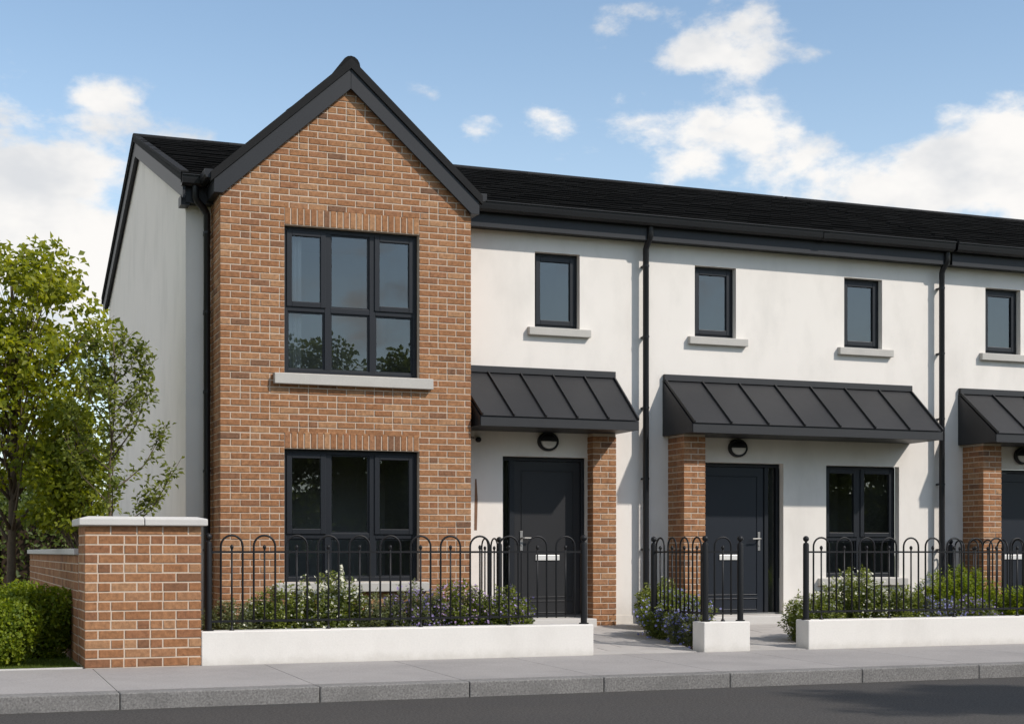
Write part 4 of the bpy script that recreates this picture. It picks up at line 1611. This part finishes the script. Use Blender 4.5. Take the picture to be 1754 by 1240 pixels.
def bed_plant(name, x, y, w, d, h, leafm, label, flowers=None, nf=0, fsize=.013, seed=0, nst=70, leaf=.036, spike=False, cat='plant', gap=0.0, zbase=None):
    """A bushy perennial: many arching stems, leaves all along them, flowers at the tips."""
    global rng
    rng = np.random.default_rng(seed + 100)
    rd = random.Random(seed)
    z0 = zpath(y) - .01 if zbase is None else zbase
    rt = thing(name, (x, y, z0), label, cat, 'flowering plants in the front beds')
    st = MB()
    P, A, Nn, tips = [], [], [], []
    for s in range(nst):
        a = rd.uniform(0, 2 * math.pi)
        q = math.sqrt(rd.random())
        hh = h * (1 - .34 * q * q) * rd.uniform(.45, 1.08)
        b = Vector((x + math.cos(a) * q * w * .32, y + math.sin(a) * q * d * .32, z0))
        e = Vector((x + math.cos(a) * q * w * .5, y + math.sin(a) * q * d * .5, z0 + hh))
        e += Vector((rd.gauss(0, .02), rd.gauss(0, .02), 0))
        m1 = b.lerp(e, .55) + Vector((0, 0, .05 * hh))
        st.tube([b, m1, e], [.0035, .0028, .0015], 4, cap=False)
        tips.append(e)
        nl = int(26 + hh * 70)
        for k in range(nl):
            t = rd.random() ** .75
            p = b.lerp(m1, t * 2) if t < .5 else m1.lerp(e, t * 2 - 1)
            d_ = Vector((rd.gauss(0, 1), rd.gauss(0, 1), rd.gauss(.35, .6))).normalized()
            P.append(p + d_ * rd.uniform(0, .02)); A.append(d_); Nn.append((rd.gauss(.4, .55), rd.gauss(-.6, .55), .9))
    st.build('stems', leafm, rt)
    P, A, Nn = (np.array([tuple(v) for v in q]) for q in (P, A, Nn))
    Ls = leaf * rng.uniform(.55, 1.35, len(P))
    leaf_obj('foliage', P, A, Nn, Ls, Ls * (.36 if leafm.name.startswith('grey') else .50), leafm, rt, kind='stuff')
    if flowers:
        FP = []
        for k in range(nf):
            e = rd.choice(tips)
            FP.append((e.x + rd.gauss(0, .022), e.y + rd.gauss(0, .022) - .01, e.z - abs(rd.gauss(0, .09)) + .012))
        petals(np.array(FP), fsize, M[flowers], rt)
    return rt


def flower_spike(x, y, h, label, col, seed, r=.028, n=70, top=.32):
    global rng
    rng = np.random.default_rng(seed + 300)
    z0 = zpath(y)
    rt = thing('flower_spike', (x, y, z0), label, 'flower', 'flowering plants in the front beds')
    MB().tube([(x, y, z0), (x + .006, y, z0 + h * .5), (x, y, z0 + h)], [.005, .004, .002], 5).build('stem', M['leaf_bed'], rt)
    t = rng.random(n)
    an = rng.random(n) * 6.283
    rr = r * (1 - .75 * t) + .003
    P = np.stack([x + np.cos(an) * rr, y + np.sin(an) * rr, z0 + h - top + top * t], 1)
    petals(P, .0165, M[col], rt)
    k = 40
    t = rng.random(k); an = rng.random(k) * 6.283
    P = np.stack([x + np.cos(an) * .004, y + np.sin(an) * .004, z0 + h * .25 + (h - top - h * .25) * t], 1)
    A = np.stack([np.cos(an), np.sin(an), np.full(k, .7)], 1)
    leaf_obj('leaves', P, A, np.tile(Zax, (k, 1)), rng.uniform(.05, .09, k), np.full(k, .016), M['leaf_bed'], rt, kind='stuff')


B = 'leaf_bed'
bed = [  # name, x, y, w, d, h, leaf, label, flower, n, size
    ('white_flower_bush', 1.52, .62, .52, .60, .46, 'leaf_grey', 'low grey green plant with tiny pale flowers nearest the left railing post', 'fl_white', 60, .010),
    ('white_flower_bush', 2.00, .70, .62, .62, .56, B, 'leafy green plant with scattered white flowers left of the tall white spike', 'fl_white', 70, .012),
    ('white_flower_bush', 2.52, .72, .66, .62, .66, B, 'bushy plant covered in cream white flowers around the tall white spike', 'fl_white', 260, .016),
    ('green_bush', 3.02, .72, .56, .60, .48, 'leaf_grey', 'dull green low plant with few white flowers under the brick bay window', 'fl_white', 35, .011),
    ('purple_flower_bush', 3.46, .74, .60, .60, .56, 'leaf_grey', 'purple flowering bush under the right half of the brick bay window', 'fl_violet', 220, .011),
    ('purple_flower_bush', 3.95, .74, .62, .60, .57, B, 'mauve flowering bush in front of the right corner of the brick bay', 'fl_mauve', 230, .011),
    ('purple_flower_bush', 4.42, .66, .56, .56, .54, B, 'loose purple and green bush at the right end of the left bed', 'fl_violet', 140, .011),
    ('blue_flower_bush', 6.88, 1.45, .72, 1.1, .50, B, 'wide bush with blue flowers beside the garden path below the slanting railing', 'fl_blue', 260, .013),
    ('blue_flower_bush', 6.70, .80, .40, .60, .40, 'leaf_grey', 'blue flowering bush close behind the white block', 'fl_blue', 170, .013),
    ('green_bush', 7.22, 2.45, .50, .7, .55, B, 'green bush with white dots at the foot of the drainpipe by the pillar', 'fl_white', 60, .013),
    ('white_flower_bush', 8.34, .72, .62, .62, .52, B, 'green bush with a few white flowers spilling past the right hand railing post', 'fl_white', 60, .012),
    ('white_flower_bush', 8.95, .80, .78, .66, .72, B, 'tall bush full of white flowers below the two light window', 'fl_white', 240, .014),
    ('green_bush', 9.55, .78, .66, .62, .58, B, 'green bush with cream buds right of the white flower bush', 'fl_white', 70, .012),
    ('purple_flower_bush', 10.05, .70, .62, .60, .46, 'leaf_grey', 'lavender blue flowering clump behind the right hand railing', 'fl_blue', 280, .012),
    ('purple_flower_bush', 10.55, .68, .58, .56, .44, B, 'low lavender clump in front of the bright green bush', 'fl_violet', 220, .012),
    ('green_bush', 10.85, 1.35, .95, .85, .74, 'leaf_box', 'bright green leafy bush beneath the second drainpipe', None, 0, .01),
    ('green_bush', 11.50, .85, .8, .7, .56, 'leaf_box', 'bright green bush at the right edge in front of the third doorway', None, 0, .01),
    ('green_bush', 12.4, .85, .8, .7, .56, 'leaf_box', 'green bush at the far right end of the bed, mostly cut by the frame', None, 0, .01),
]
for i, (nm, x, y, w, d, h, lm_, lab, fl, nf, fs) in enumerate(bed):
    bed_plant(nm, x, y, w * 1.28, d, h * (1.28 if x < 6 else 1.14), M[lm_], lab, fl, int(nf * (3.0 if fl == 'fl_white' else 4.5)), fs * (1.15 if fl == 'fl_white' else 1.30), seed=i, nst=int(110 + 250 * w * d))
flower_spike(2.60, .55, .92, 'tall white flower spike standing above the bed under the bay window', 'fl_white', 1)
flower_spike(2.20, .60, .70, 'thin short white flower spike left of the tall one', 'fl_white', 2, r=.014, n=26, top=.16)
flower_spike(2.42, .62, .72, 'thin white spike close on the left of the tallest spike', 'fl_white', 3, r=.014, n=24, top=.18)
flower_spike(2.84, .62, .72, 'thin white spike close on the right of the tallest spike', 'fl_white', 4, r=.014, n=24, top=.18)

# ------------------------------------------------------------------ across the road (seen in the panes, and the shade on the asphalt)
tree('street_tree', (12.0, -9.9, -.05), 6.2, (11.3, -8.7, 5.0, 1.7, 1.15, 1.0), 60, .12, M['leaf_dark'],
     'street tree across the road whose shadow falls on the asphalt at the right', 'tree', 'trees across the road', trunk_r=.09, per=150, clump_r=.45, seed=50, limbs=18)
ORD = ['first', 'second', 'third', 'fourth', 'fifth', 'sixth', 'seventh', 'eighth']
for i, (x, y, h, r_) in enumerate([(4.0, -31, 9.4, 3.2), (9.5, -33, 10.6, 3.7), (14.5, -30, 8.8, 3.1), (19.5, -32, 10.4, 3.6), (25, -31, 9.4, 3.4), (31, -33, 10.8, 3.8), (38, -32, 8.4, 3.3), (46, -34, 9.2, 3.7)]):
    h *= .88
    tree('street_tree', (x, y, -.05), h, (x, y, h * .54, r_, r_, h * .46), 150, .19, M['leaf_street'],
         ORD[i] + ' broad tree in the row across the road that the window panes mirror', 'tree', 'trees across the road', trunk_r=.16, per=230, clump_r=1.0, seed=60 + i, limbs=12)
rng = np.random.default_rng(90)
hd = thing('added_hedge', (22, -37, -.05), 'tall dark hedge added behind the street trees to darken the pane reflections', 'hedge')  # unseen, added to block bright strips of sky in the reflections
mb = MB()
for i in range(80):
    mb.box(-16 + i * 1.0, -15.01 + i * 1.0, -37.6 - .2 * rng.random(), -36.6 + .25 * rng.random(), -.1, 3.3 + .5 * rng.random())
o_ = mb.build('hedge_core', M['soil'], hd)
o_['kind'] = 'stuff'
n = 16000
P = np.stack([rng.uniform(-16, 64, n), -36.45 + rng.normal(0, .25, n), 3.9 * rng.random(n) ** .8], 1)
A = rnd_unit(n) + np.array([0, .4, .2])
Ls = .26 * rng.uniform(.6, 1.3, n)
leaf_obj('foliage', P, A, rnd_unit(n) + np.array([0, .8, .3]), Ls, Ls * .6, M['leaf_street'], hd, kind='stuff')
